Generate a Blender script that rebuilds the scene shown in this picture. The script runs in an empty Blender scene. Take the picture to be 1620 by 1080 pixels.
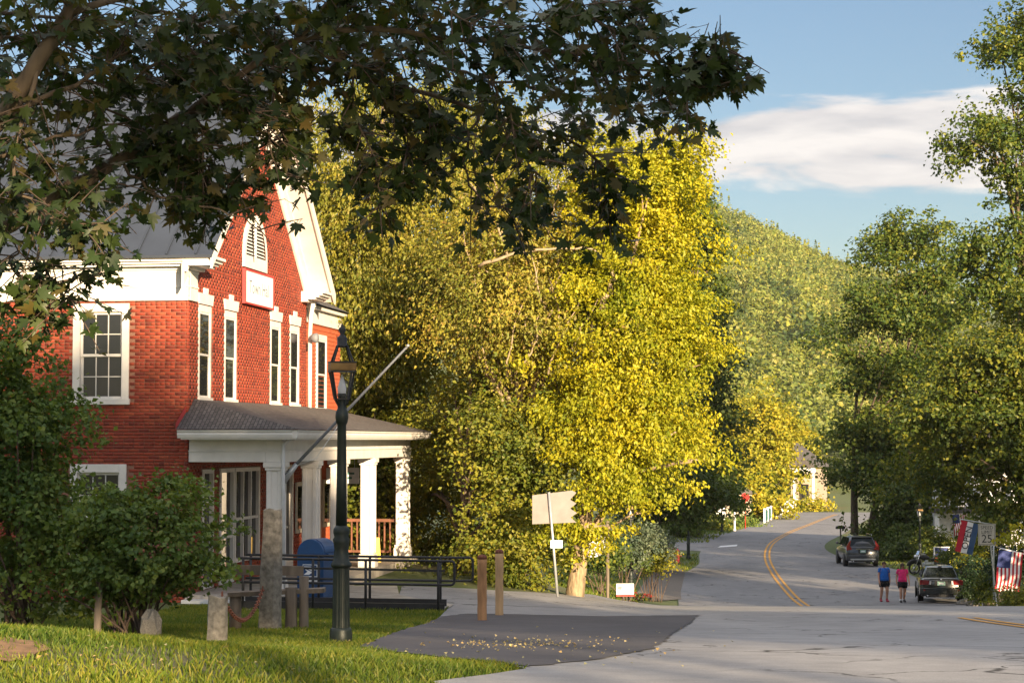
import bpy, bmesh, math, random
import numpy as np
from mathutils import Vector, Matrix
rnd = random.Random(7)
rng = np.random.default_rng(11)
R = math.radians
SC = bpy.context.scene
COL = SC.collection
PI = math.pi

# ------------------------------------------------------------------ camera
F = 3200.0                       # focal length in photo pixels (photo 1620 x 1080)
PITCH = math.atan(155.0 / F)     # horizon lies at photo row 695
cam = bpy.data.cameras.new('camera')
cam.sensor_width = 36.0
cam.lens = F / 1620.0 * 36.0
cam.clip_start = 0.1
cam.clip_end = 8000
camo = bpy.data.objects.new('camera', cam)
camo.rotation_euler = (PI / 2 + PITCH, 0, 0)
COL.objects.link(camo)
SC.camera = camo

# ------------------------------------------------------------------ sky and sun
SUN_AZ, SUN_EL = R(158), R(11.5)   # azimuth clockwise from +Y
W = bpy.data.worlds.new('World'); SC.world = W; W.use_nodes = True
nt = W.node_tree; nt.nodes.clear()
def wn(t, **k):
    n = nt.nodes.new(t)
    for a, b in k.items(): setattr(n, a, b)
    return n
def wl(a, b): nt.links.new(a, b)
def wmath(op, a, b=None, c=None, clamp=False):
    n = wn('ShaderNodeMath', operation=op, use_clamp=clamp)
    for i, v in enumerate((a, b, c)):
        if v is None: continue
        if isinstance(v, (int, float)): n.inputs[i].default_value = v
        else: wl(v, n.inputs[i])
    return n.outputs[0]
sky = wn('ShaderNodeTexSky', sky_type='NISHITA', sun_disc=False, sun_elevation=SUN_EL,
         sun_rotation=SUN_AZ, air_density=1.0, dust_density=0.6, ozone_density=1.5)
tc = wn('ShaderNodeTexCoord')
sep = wn('ShaderNodeSeparateXYZ'); wl(tc.outputs['Generated'], sep.inputs[0])
az = wmath('ARCTAN2', sep.outputs[0], sep.outputs[1])
el = wmath('ARCSINE', sep.outputs[2])
def cloud(du, dv):
    cu = wmath('MULTIPLY_ADD', az, 9.0, du)
    cv = wmath('MULTIPLY_ADD', el, 42.0, dv)
    cmb = wn('ShaderNodeCombineXYZ'); wl(cu, cmb.inputs[0]); wl(cv, cmb.inputs[1])
    no = wn('ShaderNodeTexNoise'); no.inputs['Scale'].default_value = 1.0
    no.inputs['Detail'].default_value = 6; no.inputs['Roughness'].default_value = 0.52
    no.inputs['Distortion'].default_value = 0.25
    wl(cmb.outputs[0], no.inputs['Vector'])
    return no.outputs['Fac']
n1 = cloud(3.3, 1.7); n2 = cloud(3.3, 1.25)
# cloud bank: a band of low cumulus all round the sky, about 6 to 10 degrees up
band = wn('ShaderNodeMapRange', interpolation_type='SMOOTHSTEP'); wl(el, band.inputs[0])
band.inputs[1].default_value = 0.100; band.inputs[2].default_value = 0.132
band2 = wn('ShaderNodeMapRange', interpolation_type='SMOOTHSTEP'); wl(el, band2.inputs[0])
band2.inputs[1].default_value = 0.186; band2.inputs[2].default_value = 0.152
bb = wmath('MULTIPLY', band.outputs[0], band2.outputs[0])
dens = wmath('ADD', wmath('MULTIPLY', n1, 2.0), wmath('MULTIPLY_ADD', bb, 0.84, -1.05))
mask = wn('ShaderNodeMapRange', interpolation_type='SMOOTHSTEP'); wl(dens, mask.inputs[0])
mask.inputs[1].default_value = 0.40; mask.inputs[2].default_value = 0.66
shade = wmath('MULTIPLY_ADD', wmath('SUBTRACT', n1, n2), 3.4, 0.6, clamp=True)
# unseen dense cloud over the dome, added and set brighter for fill light
nd = wn('ShaderNodeTexNoise'); nd.inputs['Scale'].default_value = 3.2; nd.inputs['Detail'].default_value = 6; nd.inputs['Roughness'].default_value = .55
wl(tc.outputs['Generated'], nd.inputs['Vector'])
hi_ = wn('ShaderNodeMapRange', interpolation_type='SMOOTHSTEP'); wl(el, hi_.inputs[0]); hi_.inputs[1].default_value = .30; hi_.inputs[2].default_value = .50
m2 = wn('ShaderNodeMapRange', interpolation_type='SMOOTHSTEP'); wl(nd.outputs['Fac'], m2.inputs[0]); m2.inputs[1].default_value = .38; m2.inputs[2].default_value = .54
mhi = wmath('MULTIPLY', m2.outputs[0], hi_.outputs[0])
cr = wn('ShaderNodeMix', data_type='RGBA'); wl(shade, cr.inputs[0])
cr.inputs[6].default_value = (2.7, 2.65, 2.75, 1); cr.inputs[7].default_value = (4.3, 4.05, 3.85, 1)
dim = wn('ShaderNodeMix', data_type='RGBA', blend_type='MULTIPLY'); dim.inputs[0].default_value = 1.0; dim.inputs[7].default_value = (.47, .50, .57, 1)
wl(sky.outputs[0], dim.inputs[6])
mx = wn('ShaderNodeMix', data_type='RGBA'); wl(wmath('MULTIPLY', mask.outputs[0], 0.93), mx.inputs[0])
wl(dim.outputs[2], mx.inputs[6]); wl(cr.outputs[2], mx.inputs[7])
mx2 = wn('ShaderNodeMix', data_type='RGBA'); wl(wmath('MULTIPLY', mhi, 0.93), mx2.inputs[0]); wl(mx.outputs[2], mx2.inputs[6]); mx2.inputs[7].default_value = (5.9, 5.75, 5.85, 1)
mx = mx2
bg = wn('ShaderNodeBackground'); bg.inputs['Strength'].default_value = 0.068
wl(mx.outputs[2], bg.inputs[0])
wo = wn('ShaderNodeOutputWorld'); wl(bg.outputs[0], wo.inputs[0])

sun = bpy.data.lights.new('sun', 'SUN'); sun.energy = 5.0; sun.angle = R(0.55); sun.color = (1.0, 0.76, 0.48)
suno = bpy.data.objects.new('sun', sun); COL.objects.link(suno)
TOSUN = Vector((math.sin(SUN_AZ) * math.cos(SUN_EL), math.cos(SUN_AZ) * math.cos(SUN_EL), math.sin(SUN_EL)))
suno.rotation_euler = TOSUN.to_track_quat('Z', 'Y').to_euler()

SC.view_settings.view_transform = 'Standard'; SC.view_settings.look = 'None'
SC.view_settings.gamma = 1.0; SC.view_settings.exposure = 1.8
SC.view_settings.use_curve_mapping = False
SC.render.engine = 'CYCLES'
SC.cycles.use_denoising = True
SC.cycles.max_bounces = 6; SC.cycles.transparent_max_bounces = 8
SC.cycles.use_adaptive_sampling = True

# ------------------------------------------------------------------ helpers
def P(px, py, d):
    v = (540.0 - py) / F
    t = d / (math.cos(PITCH) - math.sin(PITCH) * v)
    return Vector((t * (px - 810.0) / F, d, t * (math.sin(PITCH) + math.cos(PITCH) * v)))

def hermite(xs, ys):
    xs = np.array(xs, float); ys = np.array(ys, float)
    h = np.diff(xs); dl = np.diff(ys) / h
    m = np.zeros(len(xs)); m[0] = dl[0]; m[-1] = dl[-1]
    m[1:-1] = (dl[:-1] * h[1:] + dl[1:] * h[:-1]) / (h[1:] + h[:-1])
    def f(x):
        x = np.clip(np.asarray(x, float), xs[0], xs[-1])
        i = np.clip(np.searchsorted(xs, x) - 1, 0, len(xs) - 2)
        t = (x - xs[i]) / h[i]
        return (ys[i] * (1 + 2 * t) * (1 - t) ** 2 + m[i] * h[i] * t * (1 - t) ** 2
                + ys[i + 1] * t * t * (3 - 2 * t) + m[i + 1] * h[i] * t * t * (t - 1))
    return f
prof = hermite([-3000, -120, -60, -20, 0, 10, 16, 20, 23.4, 28.6, 34, 41, 48, 55, 62, 70, 77, 84, 95, 108, 114, 128, 160, 200, 260, 400, 3000],
               [-1.0, -1.0, -1.1, -1.4, -1.62, -1.78, -1.97, -2.15, -2.36, -2.70, -3.07, -3.52, -4.0, -4.52, -5.12, -5.92, -6.42, -6.73, -6.95, -7.06, -7.1, -7.1, -7.3, -7.8, -8.1, -8.0, -8.0])
pad = hermite([-3000, 20, 30, 36, 41, 60, 75, 90, 110, 130, 160, 3000],
              [-1.0, -2.15, -2.80, -3.12, -3.28, -3.5, -4.9, -6.3, -6.75, -6.85, -7.1, -7.1])
xhi = hermite([-3000, 30, 60, 95, 3000], [4.5, 4.5, 4.8, 8.0, 8.0])
def G(x, y):
    x = np.asarray(x, float); y = np.asarray(y, float)
    p = prof(y); q = pad(y)
    hi = xhi(y); w = np.clip((hi - x) / 7.5, 0, 1); w = w * w * (3 - 2 * w)
    yw = np.clip((y - 30) / 8, 0, 1); yo = np.clip((170 - y) / 30, 0, 1)
    z = p + (q - p) * w * yw * yo
    # right verge rises a little away from the road
    rc = np.clip((x - CX(y) - 8.0) / 10, 0, 1)
    z = z + 0.5 * rc * np.clip((y - 40) / 30, 0, 1)
    # grass bank, lower left foreground
    z = z + 0.50 * np.exp(-((x + 5.0) / 2.9) ** 2 - ((y - 15.5) / 3.6) ** 2)
    z = z + 0.10 * np.exp(-((x + 1.9) / 1.3) ** 2 - ((y - 16.8) / 1.8) ** 2)
    return z
CX = hermite([-3000, -60, 0, 31, 36, 83, 94, 108, 125, 138, 155, 175, 200, 240, 300, 3000],
             [5.0, 5.0, 6.2, 7.8, 8.2, 11.8, 12.7, 13.9, 15.7, 17.6, 20.9, 25.3, 30.8, 41, 60, 900])
def g(x, y): return float(G(x, y))
def hit(px, py):
    lo = 5.0
    d = lo
    while d < 600:
        p = P(px, py, d)
        if p.z <= g(p.x, p.y):
            a, b = d - 0.5, d
            for _ in range(22):
                m = (a + b) / 2; q = P(px, py, m)
                if q.z <= g(q.x, q.y): b = m
                else: a = m
            q = P(px, py, b); return Vector((q.x, q.y, g(q.x, q.y)))
        d += 0.5
    return P(px, py, 300)
def onG(px, d):
    x = (px - 810.0) / F * d
    return Vector((x, d, g(x, d)))

def tag(o, label=None, cat=None, group=None, kind=None):
    if label: o['label'] = label
    if cat: o['category'] = cat
    if group: o['group'] = group
    if kind: o['kind'] = kind
    return o
def empty(name, loc=(0, 0, 0), rz=0, label=None, cat=None, group=None, parent=None):
    o = bpy.data.objects.new(name, None); o.location = loc; o.rotation_euler = (0, 0, rz)
    COL.objects.link(o); o.parent = parent
    return tag(o, label, cat, group)
def copy_tree(o, parent=None):
    c = o.copy(); COL.objects.link(c); c.parent = parent
    for ch in list(o.children): copy_tree(ch, c)
    return c

class MB:
    def __init__(s): s.v = []; s.f = []; s.m = []; s.sm = []
    def add(s, vs, fs, mi=0, smooth=False):
        o = len(s.v); s.v.extend([tuple(p) for p in vs])
        for f in fs: s.f.append([i + o for i in f]); s.m.append(mi); s.sm.append(smooth)
        return s
    def box(s, x0, x1, y0, y1, z0, z1, mi=0, M=None):
        vs = [(x, y, z) for z in (z0, z1) for y in (y0, y1) for x in (x0, x1)]
        if M is not None: vs = [M @ Vector(p) for p in vs]
        return s.add(vs, [(0, 2, 3, 1), (4, 5, 7, 6), (0, 1, 5, 4), (2, 6, 7, 3), (0, 4, 6, 2), (1, 3, 7, 5)], mi)
    def bar(s, a, b, w, h, mi=0, up=(0, 0, 1)):
        a = Vector(a); b = Vector(b); t = (b - a).normalized(); u = Vector(up)
        if abs(t.dot(u)) > .98: u = Vector((1, 0, 0))
        n = t.cross(u).normalized(); u = n.cross(t)
        vs = []
        for p in (a, b):
            for (i, j) in ((-1, -1), (1, -1), (1, 1), (-1, 1)): vs.append(p + n * i * w / 2 + u * j * h / 2)
        return s.add(vs, [(3, 2, 1, 0), (4, 5, 6, 7), (0, 1, 5, 4), (1, 2, 6, 5), (2, 3, 7, 6), (3, 0, 4, 7)], mi)
    def tube(s, pts, rad, n=8, mi=0, cap=True, smooth=True):
        pts = [Vector(p) for p in pts]; N = len(pts)
        if not hasattr(rad, '__len__'): rad = [rad] * N
        vs = []; prev = None
        for i, p in enumerate(pts):
            t = (pts[min(i + 1, N - 1)] - pts[max(i - 1, 0)])
            t = t.normalized() if t.length > 1e-9 else Vector((0, 0, 1))
            if prev is None:
                a = Vector((1, 0, 0)) if abs(t.x) < .9 else Vector((0, 1, 0))
                u = t.cross(a).normalized()
            else:
                u = prev - t * prev.dot(t)
                u = u.normalized() if u.length > 1e-6 else t.orthogonal().normalized()
            prev = u; w = t.cross(u)
            for k in range(n):
                an = 2 * PI * k / n
                vs.append(p + (u * math.cos(an) + w * math.sin(an)) * rad[i])
        fs = []
        for i in range(N - 1):
            for k in range(n):
                fs.append((i * n + k, i * n + (k + 1) % n, (i + 1) * n + (k + 1) % n, (i + 1) * n + k))
        if cap: fs.append(tuple(range(n - 1, -1, -1))); fs.append(tuple((N - 1) * n + k for k in range(n)))
        return s.add(vs, fs, mi, smooth)
    def lathe(s, prof_, n=16, c=(0, 0, 0), mi=0, axis='z', smooth=True, square=False):
        vs = []
        for r, z in prof_:
            for k in range(n):
                an = 2 * PI * (k + (.5 if square else 0)) / n
                a, b = r * math.cos(an), r * math.sin(an)
                p = {'z': (a, b, z), 'x': (z, a, b), 'y': (b, z, a)}[axis]
                vs.append((c[0] + p[0], c[1] + p[1], c[2] + p[2]))
        N = len(prof_); fs = []
        for i in range(N - 1):
            for k in range(n):
                fs.append((i * n + k, i * n + (k + 1) % n, (i + 1) * n + (k + 1) % n, (i + 1) * n + k))
        fs.append(tuple(range(n - 1, -1, -1))); fs.append(tuple((N - 1) * n + k for k in range(n)))
        return s.add(vs, fs, mi, smooth)
    def prism(s, poly, d0, d1, axis='y', mi=0):
        """poly: 2D points; extruded along axis from d0 to d1 (axis y: poly=(x,z); x: (y,z); z: (x,y))"""
        def mk(p, d): return {'y': (p[0], d, p[1]), 'x': (d, p[0], p[1]), 'z': (p[0], p[1], d)}[axis]
        n = len(poly); vs = [mk(p, d0) for p in poly] + [mk(p, d1) for p in poly]
        fs = [tuple(range(n)), tuple(range(2 * n - 1, n - 1, -1))]
        for k in range(n): fs.append((k, k + n, (k + 1) % n + n, (k + 1) % n))
        return s.add(vs, fs, mi)
    def xform(s, M):
        s.v = [tuple(M @ Vector(p)) for p in s.v]; return s
    def build(s, name, mats, parent=None, loc=(0, 0, 0), rot=(0, 0, 0), bevel=0, dz=0):
        me = bpy.data.meshes.new(name)
        vs = s.v if dz == 0 else [(a, b, c + dz) for a, b, c in s.v]
        me.from_pydata(vs, [], s.f)
        if not isinstance(mats, (list, tuple)): mats = [mats]
        for m in mats: me.materials.append(MAT[m])
        me.polygons.foreach_set('material_index', s.m)
        me.polygons.foreach_set('use_smooth', s.sm)
        me.update()
        bm = bmesh.new(); bm.from_mesh(me)
        bmesh.ops.recalc_face_normals(bm, faces=bm.faces)
        if bevel: bmesh.ops.bevel(bm, geom=bm.edges[:], offset=bevel, segments=1, affect='EDGES', clamp_overlap=True)
        bm.to_mesh(me); bm.free()
        o = bpy.data.objects.new(name, me); o.location = loc; o.rotation_euler = rot
        COL.objects.link(o); o.parent = parent
        return o

def np_mesh(name, verts, faces, mat, parent=None, smooth=False, loc=(0, 0, 0)):
    """verts (N,3), faces (M,k) numpy"""
    me = bpy.data.meshes.new(name)
    k = faces.shape[1]; M = len(faces)
    me.vertices.add(len(verts)); me.vertices.foreach_set('co', np.ascontiguousarray(verts, np.float32).ravel())
    me.loops.add(M * k); me.loops.foreach_set('vertex_index', np.ascontiguousarray(faces, np.int32).ravel())
    me.polygons.add(M); me.polygons.foreach_set('loop_start', np.arange(0, M * k, k, dtype=np.int32))
    if smooth: me.polygons.foreach_set('use_smooth', np.ones(M, bool))
    me.materials.append(MAT[mat]); me.update(calc_edges=True)
    o = bpy.data.objects.new(name, me); COL.objects.link(o); o.parent = parent; o.location = loc
    return o

def unit(a): return a / np.maximum(np.linalg.norm(a, axis=1, keepdims=True), 1e-9)
def leaf_geo(c, nrm, size, wid=0.42, fold=0.16, tdir=None):
    N = len(c)
    t = rng.normal(size=(N, 3)) if tdir is None else tdir + 0.35 * rng.normal(size=(N, 3))
    t = unit(t - nrm * (t * nrm).sum(1, keepdims=True)); b = np.cross(nrm, t)
    s = np.asarray(size).reshape(-1, 1) * np.ones((N, 1))
    v = np.stack([c - t * s * .5, c + b * s * wid * .9 - t * s * .05 + nrm * s * fold, c + t * s * .5 - nrm * s * fold * .5,
                  c - b * s * wid * .9 - t * s * .05 + nrm * s * fold], 1).reshape(-1, 3)
    i = np.arange(N)[:, None] * 4
    f = np.concatenate([i + np.array([[0, 2, 1]]), i + np.array([[0, 3, 2]])], 1).reshape(-1, 3)
    return v, f

# ------------------------------------------------------------------ materials
MAT = {}
def new_mat(name):
    m = bpy.data.materials.new(name); m.use_nodes = True; MAT[name] = m
    n = m.node_tree; return m, n, n.nodes['Principled BSDF'], n.nodes['Material Output']
def link(n, a, b): n.links.new(a, b)
def noise(n, scale, detail=4, rough=.55, coord='Object', sc=(1, 1, 1)):
    t = n.nodes.new('ShaderNodeTexCoord'); mp = n.nodes.new('ShaderNodeMapping'); mp.inputs['Scale'].default_value = sc
    link(n, t.outputs[coord], mp.inputs[0])
    x = n.nodes.new('ShaderNodeTexNoise'); x.inputs['Scale'].default_value = scale
    x.inputs['Detail'].default_value = detail; x.inputs['Roughness'].default_value = rough
    link(n, mp.outputs[0], x.inputs['Vector']); return x.outputs['Fac']
def ramp(n, fac, stops):
    r = n.nodes.new('ShaderNodeValToRGB'); e = r.color_ramp.elements
    e[0].position = stops[0][0]; e[0].color = (*stops[0][1], 1)
    e[1].position = stops[-1][0]; e[1].color = (*stops[-1][1], 1)
    for p, c in stops[1:-1]:
        q = e.new(p); q.color = (*c, 1)
    link(n, fac, r.inputs[0]); return r.outputs[0]
def mixc(n, fac, a, b, mode='MIX'):
    x = n.nodes.new('ShaderNodeMix'); x.data_type = 'RGBA'; x.blend_type = mode
    for i, v in ((0, fac), (6, a), (7, b)):
        if isinstance(v, (int, float)): x.inputs[i].default_value = v
        elif isinstance(v, tuple): x.inputs[i].default_value = (*v, 1)
        else: link(n, v, x.inputs[i])
    return x.outputs[2]
def bump(n, h, p, strength=.3, dist=.02):
    b = n.nodes.new('ShaderNodeBump'); b.inputs['Strength'].default_value = strength; b.inputs['Distance'].default_value = dist
    link(n, h, b.inputs['Height']); link(n, b.outputs[0], p.inputs['Normal'])
def plain(name, col, rough=.6, metal=0, var=.15, scale=6, bmp=0, spec=.4, sc=(1, 1, 1)):
    m, n, p, o = new_mat(name)
    f = noise(n, scale, sc=sc)
    lo = tuple(max(0, c * (1 - var)) for c in col); hi = tuple(min(1, c * (1 + var)) for c in col)
    link(n, ramp(n, f, [(.3, lo), (.7, hi)]), p.inputs['Base Color'])
    p.inputs['Roughness'].default_value = rough; p.inputs['Metallic'].default_value = metal
    p.inputs['Specular IOR Level'].default_value = spec
    if bmp: bump(n, f, p, bmp)
    return m
def leafmat(name, cols, trans=.35, rough=.5, patch=None):
    m, n, p, o = new_mat(name)
    ge = n.nodes.new('ShaderNodeNewGeometry')
    k = len(cols)
    c = ramp(n, ge.outputs['Random Per Island'], [(i / max(1, k - 1), cc) for i, cc in enumerate(cols)])
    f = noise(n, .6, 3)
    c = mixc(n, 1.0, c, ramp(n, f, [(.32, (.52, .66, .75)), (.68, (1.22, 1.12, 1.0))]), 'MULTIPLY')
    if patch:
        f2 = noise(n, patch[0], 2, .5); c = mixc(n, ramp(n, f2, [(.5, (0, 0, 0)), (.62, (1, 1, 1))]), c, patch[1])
    link(n, c, p.inputs['Base Color']); p.inputs['Roughness'].default_value = rough
    p.inputs['Specular IOR Level'].default_value = .3
    t = n.nodes.new('ShaderNodeBsdfTranslucent'); link(n, mixc(n, 1.0, c, (1.35, 1.3, .6), 'MULTIPLY'), t.inputs[0])
    mx = n.nodes.new('ShaderNodeMixShader'); mx.inputs[0].default_value = trans
    link(n, p.outputs[0], mx.inputs[1]); link(n, t.outputs[0], mx.inputs[2]); link(n, mx.outputs[0], o.inputs[0])
    return m

plain('white_paint', (.62, .60, .57), .55, var=.08, scale=3)
plain('trim_grey', (.55, .56, .57), .5, var=.08)
plain('mortar', (.22, .11, .075), .9, var=.2, scale=25)
m, n, p, o = new_mat('brick')
ge = n.nodes.new('ShaderNodeNewGeometry')
c = ramp(n, ge.outputs['Random Per Island'], [(0, (.14, .020, .011)), (.2, (.24, .032, .014)), (.6, (.30, .042, .016)), (.85, (.25, .038, .016)), (1, (.34, .066, .026))])
f = noise(n, 1.1, 4); c = mixc(n, 1.0, c, ramp(n, f, [(.3, (.78, .78, .8)), (.7, (1.12, 1.1, 1.1))]), 'MULTIPLY')
f = noise(n, 40, 4); c = mixc(n, .5, c, ramp(n, f, [(.3, (.6, .6, .6)), (.7, (1.2, 1.2, 1.2))]), 'MULTIPLY')
link(n, c, p.inputs['Base Color']); p.inputs['Roughness'].default_value = .85; bump(n, f, p, .4, .004)
plain('clapboard', (.42, .10, .045), .6, var=.12, scale=5, sc=(1, 1, 6))
plain('roof_metal', (.034, .043, .062), .5, .15, var=.14, scale=1.5)
m, n, p, o = new_mat('shingle')
t = n.nodes.new('ShaderNodeTexCoord'); br = n.nodes.new('ShaderNodeTexBrick')
mp = n.nodes.new('ShaderNodeMapping'); mp.inputs['Rotation'].default_value = (0, 0, PI / 2); link(n, t.outputs['Object'], mp.inputs[0])
br.inputs['Scale'].default_value = 3.2; br.inputs['Color1'].default_value = (.070, .062, .062, 1); br.inputs['Color2'].default_value = (.125, .112, .108, 1)
br.inputs['Mortar'].default_value = (.03, .03, .03, 1); br.inputs['Mortar Size'].default_value = .03; link(n, mp.outputs[0], br.inputs[0])
f = noise(n, 60, 3); c = mixc(n, 1., br.outputs[0], ramp(n, f, [(.3, (.6, .6, .6)), (.7, (1.3, 1.3, 1.3))]), 'MULTIPLY')
link(n, c, p.inputs['Base Color']); p.inputs['Roughness'].default_value = .9; bump(n, br.outputs['Fac'], p, -.5, .01)

def glassmat(name, col, rough=.03):
    m, n, p, o = new_mat(name)
    p.inputs['Base Color'].default_value = (*col, 1); p.inputs['Roughness'].default_value = rough
    p.inputs['Specular IOR Level'].default_value = .5; p.inputs['IOR'].default_value = 1.5
    bump(n, noise(n, 1.3, 1), p, .03, .05)
glassmat('glass', (.02, .022, .025)); glassmat('car_glass', (.012, .016, .016), .05)
m, n, p, o = new_mat('lantern_glass')
tr = n.nodes.new('ShaderNodeBsdfTransparent'); gl = n.nodes.new('ShaderNodeBsdfGlossy'); gl.inputs['Roughness'].default_value = .05
fr = n.nodes.new('ShaderNodeFresnel'); fr.inputs[0].default_value = 1.45
mx = n.nodes.new('ShaderNodeMixShader'); link(n, fr.outputs[0], mx.inputs[0]); link(n, tr.outputs[0], mx.inputs[1]); link(n, gl.outputs[0], mx.inputs[2]); link(n, mx.outputs[0], o.inputs[0])

# asphalt
def asphalt(name, lo, hi, crack=True):
    m, n, p, o = new_mat(name)
    f1 = noise(n, .35, 5, .6, sc=(1, .35, 1)); f2 = noise(n, 55, 3, .7); f3 = noise(n, 2.3, 5, .65)
    c = ramp(n, f1, [(.3, lo), (.7, hi)])
    c = mixc(n, .7, c, ramp(n, f2, [(.25, (.68, .68, .69)), (.75, (1.28, 1.28, 1.27))]), 'MULTIPLY')
    c = mixc(n, .6, c, ramp(n, f3, [(.35, (.78, .78, .79)), (.65, (1.12, 1.12, 1.12))]), 'MULTIPLY')
    if crack:
        t = n.nodes.new('ShaderNodeTexCoord'); vo = n.nodes.new('ShaderNodeTexVoronoi'); vo.feature = 'DISTANCE_TO_EDGE'; vo.inputs['Scale'].default_value = .42
        dn = n.nodes.new('ShaderNodeTexNoise'); dn.inputs['Scale'].default_value = 1.2; dn.inputs['Detail'].default_value = 5
        link(n, t.outputs['Object'], dn.inputs['Vector'])
        ad = n.nodes.new('ShaderNodeVectorMath'); ad.operation = 'MULTIPLY_ADD'; ad.inputs[1].default_value = (1.6, 1.6, 0)
        link(n, dn.outputs['Color'], ad.inputs[0]); link(n, t.outputs['Object'], ad.inputs[2]); link(n, ad.outputs[0], vo.inputs['Vector'])
        k = ramp(n, vo.outputs['Distance'], [(.004, (1, 1, 1)), (.016, (0, 0, 0))])
        km = noise(n, .3, 2); kk = n.nodes.new('ShaderNodeMath'); kk.operation = 'MULTIPLY'
        link(n, k, kk.inputs[0]); link(n, ramp(n, km, [(.47, (0, 0, 0)), (.56, (.9, .9, .9))]), kk.inputs[1])
        c = mixc(n, kk.outputs[0], c, (.025, .024, .024))
    link(n, c, p.inputs['Base Color']); p.inputs['Roughness'].default_value = .85; p.inputs['Specular IOR Level'].default_value = .25
    bump(n, f2, p, .35, .006)
asphalt('asphalt', (.18, .18, .188), (.25, .248, .252))
asphalt('asphalt_pale', (.22, .22, .225), (.32, .315, .312))
asphalt('asphalt_new', (.065, .063, .070), (.10, .096, .104), False)
plain('concrete', (.33, .30, .26), .9, var=.25, scale=3, bmp=.2)
plain('yellow_line', (.55, .28, .05), .8, var=.35, scale=9)
m, n, p, o = new_mat('ground')
f1 = noise(n, .25, 5); f2 = noise(n, 7, 4)
c = ramp(n, f2, [(.3, (.045, .07, .014)), (.7, (.095, .125, .024))])
c = mixc(n, ramp(n, f1, [(.52, (0, 0, 0)), (.68, (.55, .55, .55))]), c, (.13, .085, .045))
link(n, c, p.inputs['Base Color']); p.inputs['Roughness'].default_value = .95
plain('soil', (.20, .115, .055), .95, var=.4, scale=9, bmp=.5)
m, n, p, o = new_mat('gravel')
f = noise(n, 30, 3); link(n, ramp(n, f, [(.3, (.09, .075, .06)), (.7, (.21, .18, .15))]), p.inputs['Base Color']); p.inputs['Roughness'].default_value = .95
plain('bark', (.10, .075, .05), .95, var=.5, scale=9, bmp=.6, sc=(1, 1, .25))
plain('bark_pale', (.25, .185, .115), .95, var=.5, scale=14, bmp=1.0, sc=(1, 1, .22))
plain('twig', (.085, .06, .045), .9, var=.4, scale=14, bmp=.4)
plain('dead_wood', (.26, .20, .13), .9, var=.25, scale=6)
plain('granite', (.19, .175, .15), .9, var=.45, scale=14, bmp=.6)
plain('old_wood', (.15, .122, .095), .9, var=.4, scale=9, bmp=.4, sc=(1, 1, .15))
plain('post_wood', (.42, .22, .10), .85, var=.4, scale=8, bmp=.4, sc=(1, 1, .2))
plain('post_wood_pale', (.52, .33, .17), .85, var=.25, scale=8, bmp=.4, sc=(1, 1, .2))
plain('brown_rail', (.14, .055, .03), .7, var=.3, scale=8)
plain('black_iron', (.022, .022, .024), .45, .2, var=.3)
plain('lamp_green', (.016, .023, .02), .45, .2, var=.35, scale=12)
plain('brass', (.22, .13, .045), .5, .5, var=.3)
plain('rust', (.17, .06, .035), .85, var=.4, scale=30)
plain('mail_blue', (.008, .055, .17), .35, var=.12, spec=.5)
plain('label_white', (.75, .76, .78), .5, var=.04)
plain('red_paint', (.45, .02, .018), .5, var=.12); plain('sign_red', (.42, .05, .05), .5, var=.1)
plain('orange_plastic', (.75, .12, .02), .5, var=.08); plain('yellow_plastic', (.7, .45, .02), .5, var=.08)
plain('frosted', (.55, .56, .58), .5, var=.05)
plain('steel', (.42, .44, .45), .45, .6, var=.15)
plain('sign_back', (.17, .15, .145), .6, .15, var=.12, scale=4)
plain('letter_black', (.012, .012, .014), .6, var=.1); plain('letter_grey', (.16, .17, .19), .6, var=.1); plain('letter_pale', (.18, .20, .24), .6, var=.1)
plain('flag_red', (.40, .015, .03), .8, var=.1); plain('flag_blue', (.03, .045, .16), .8, var=.1); plain('flag_white', (.72, .71, .70), .8, var=.05)
plain('flag_teal', (.03, .07, .15), .8, var=.1); plain('green_panel', (.03, .12, .11), .6, var=.15)
plain('skin', (.46, .25, .17), .55, var=.08); plain('shirt_blue', (.012, .12, .48), .8, var=.15, scale=12); plain('shirt_pink', (.72, .025, .17), .8, var=.15, scale=12)
plain('black_cloth', (.014, .013, .016), .85, var=.2); plain('hair_brown', (.05, .022, .012), .6, var=.3, scale=30); plain('shoe_red', (.30, .02, .04), .6); plain('shoe_black', (.015, .015, .018), .6)
def carpaint(name, col):
    m, n, p, o = new_mat(name)
    f = noise(n, 3, 3); link(n, ramp(n, f, [(.3, tuple(c * .9 for c in col)), (.7, tuple(c * 1.1 for c in col))]), p.inputs['Base Color'])
    p.inputs['Roughness'].default_value = .28; p.inputs['Metallic'].default_value = .35
    p.inputs['Coat Weight'].default_value = .8; p.inputs['Coat Roughness'].default_value = .06
carpaint('paint_sedan', (.016, .02, .02)); carpaint('paint_suv', (.035, .042, .052))
plain('tyre', (.014, .014, .014), .85, var=.2); plain('chrome', (.6, .6, .62), .15, 1.0, var=.05)
plain('tail_light', (.20, .012, .012), .2, var=.15, spec=.6); plain('plate_green', (.25, .42, .36), .5, var=.05); plain('bumper_black', (.02, .02, .021), .6)
plain('pale_house', (.34, .28, .22), .7, var=.1); plain('sidewall_cream', (.46, .43, .36), .7, var=.08)
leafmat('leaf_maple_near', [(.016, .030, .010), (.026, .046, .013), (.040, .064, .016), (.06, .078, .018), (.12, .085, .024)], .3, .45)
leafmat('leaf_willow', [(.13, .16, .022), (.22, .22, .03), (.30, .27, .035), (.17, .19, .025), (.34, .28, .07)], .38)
leafmat('leaf_brownish', [(.25, .22, .035), (.30, .27, .035), (.18, .20, .03), (.34, .30, .04), (.26, .17, .05)], .32)
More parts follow.
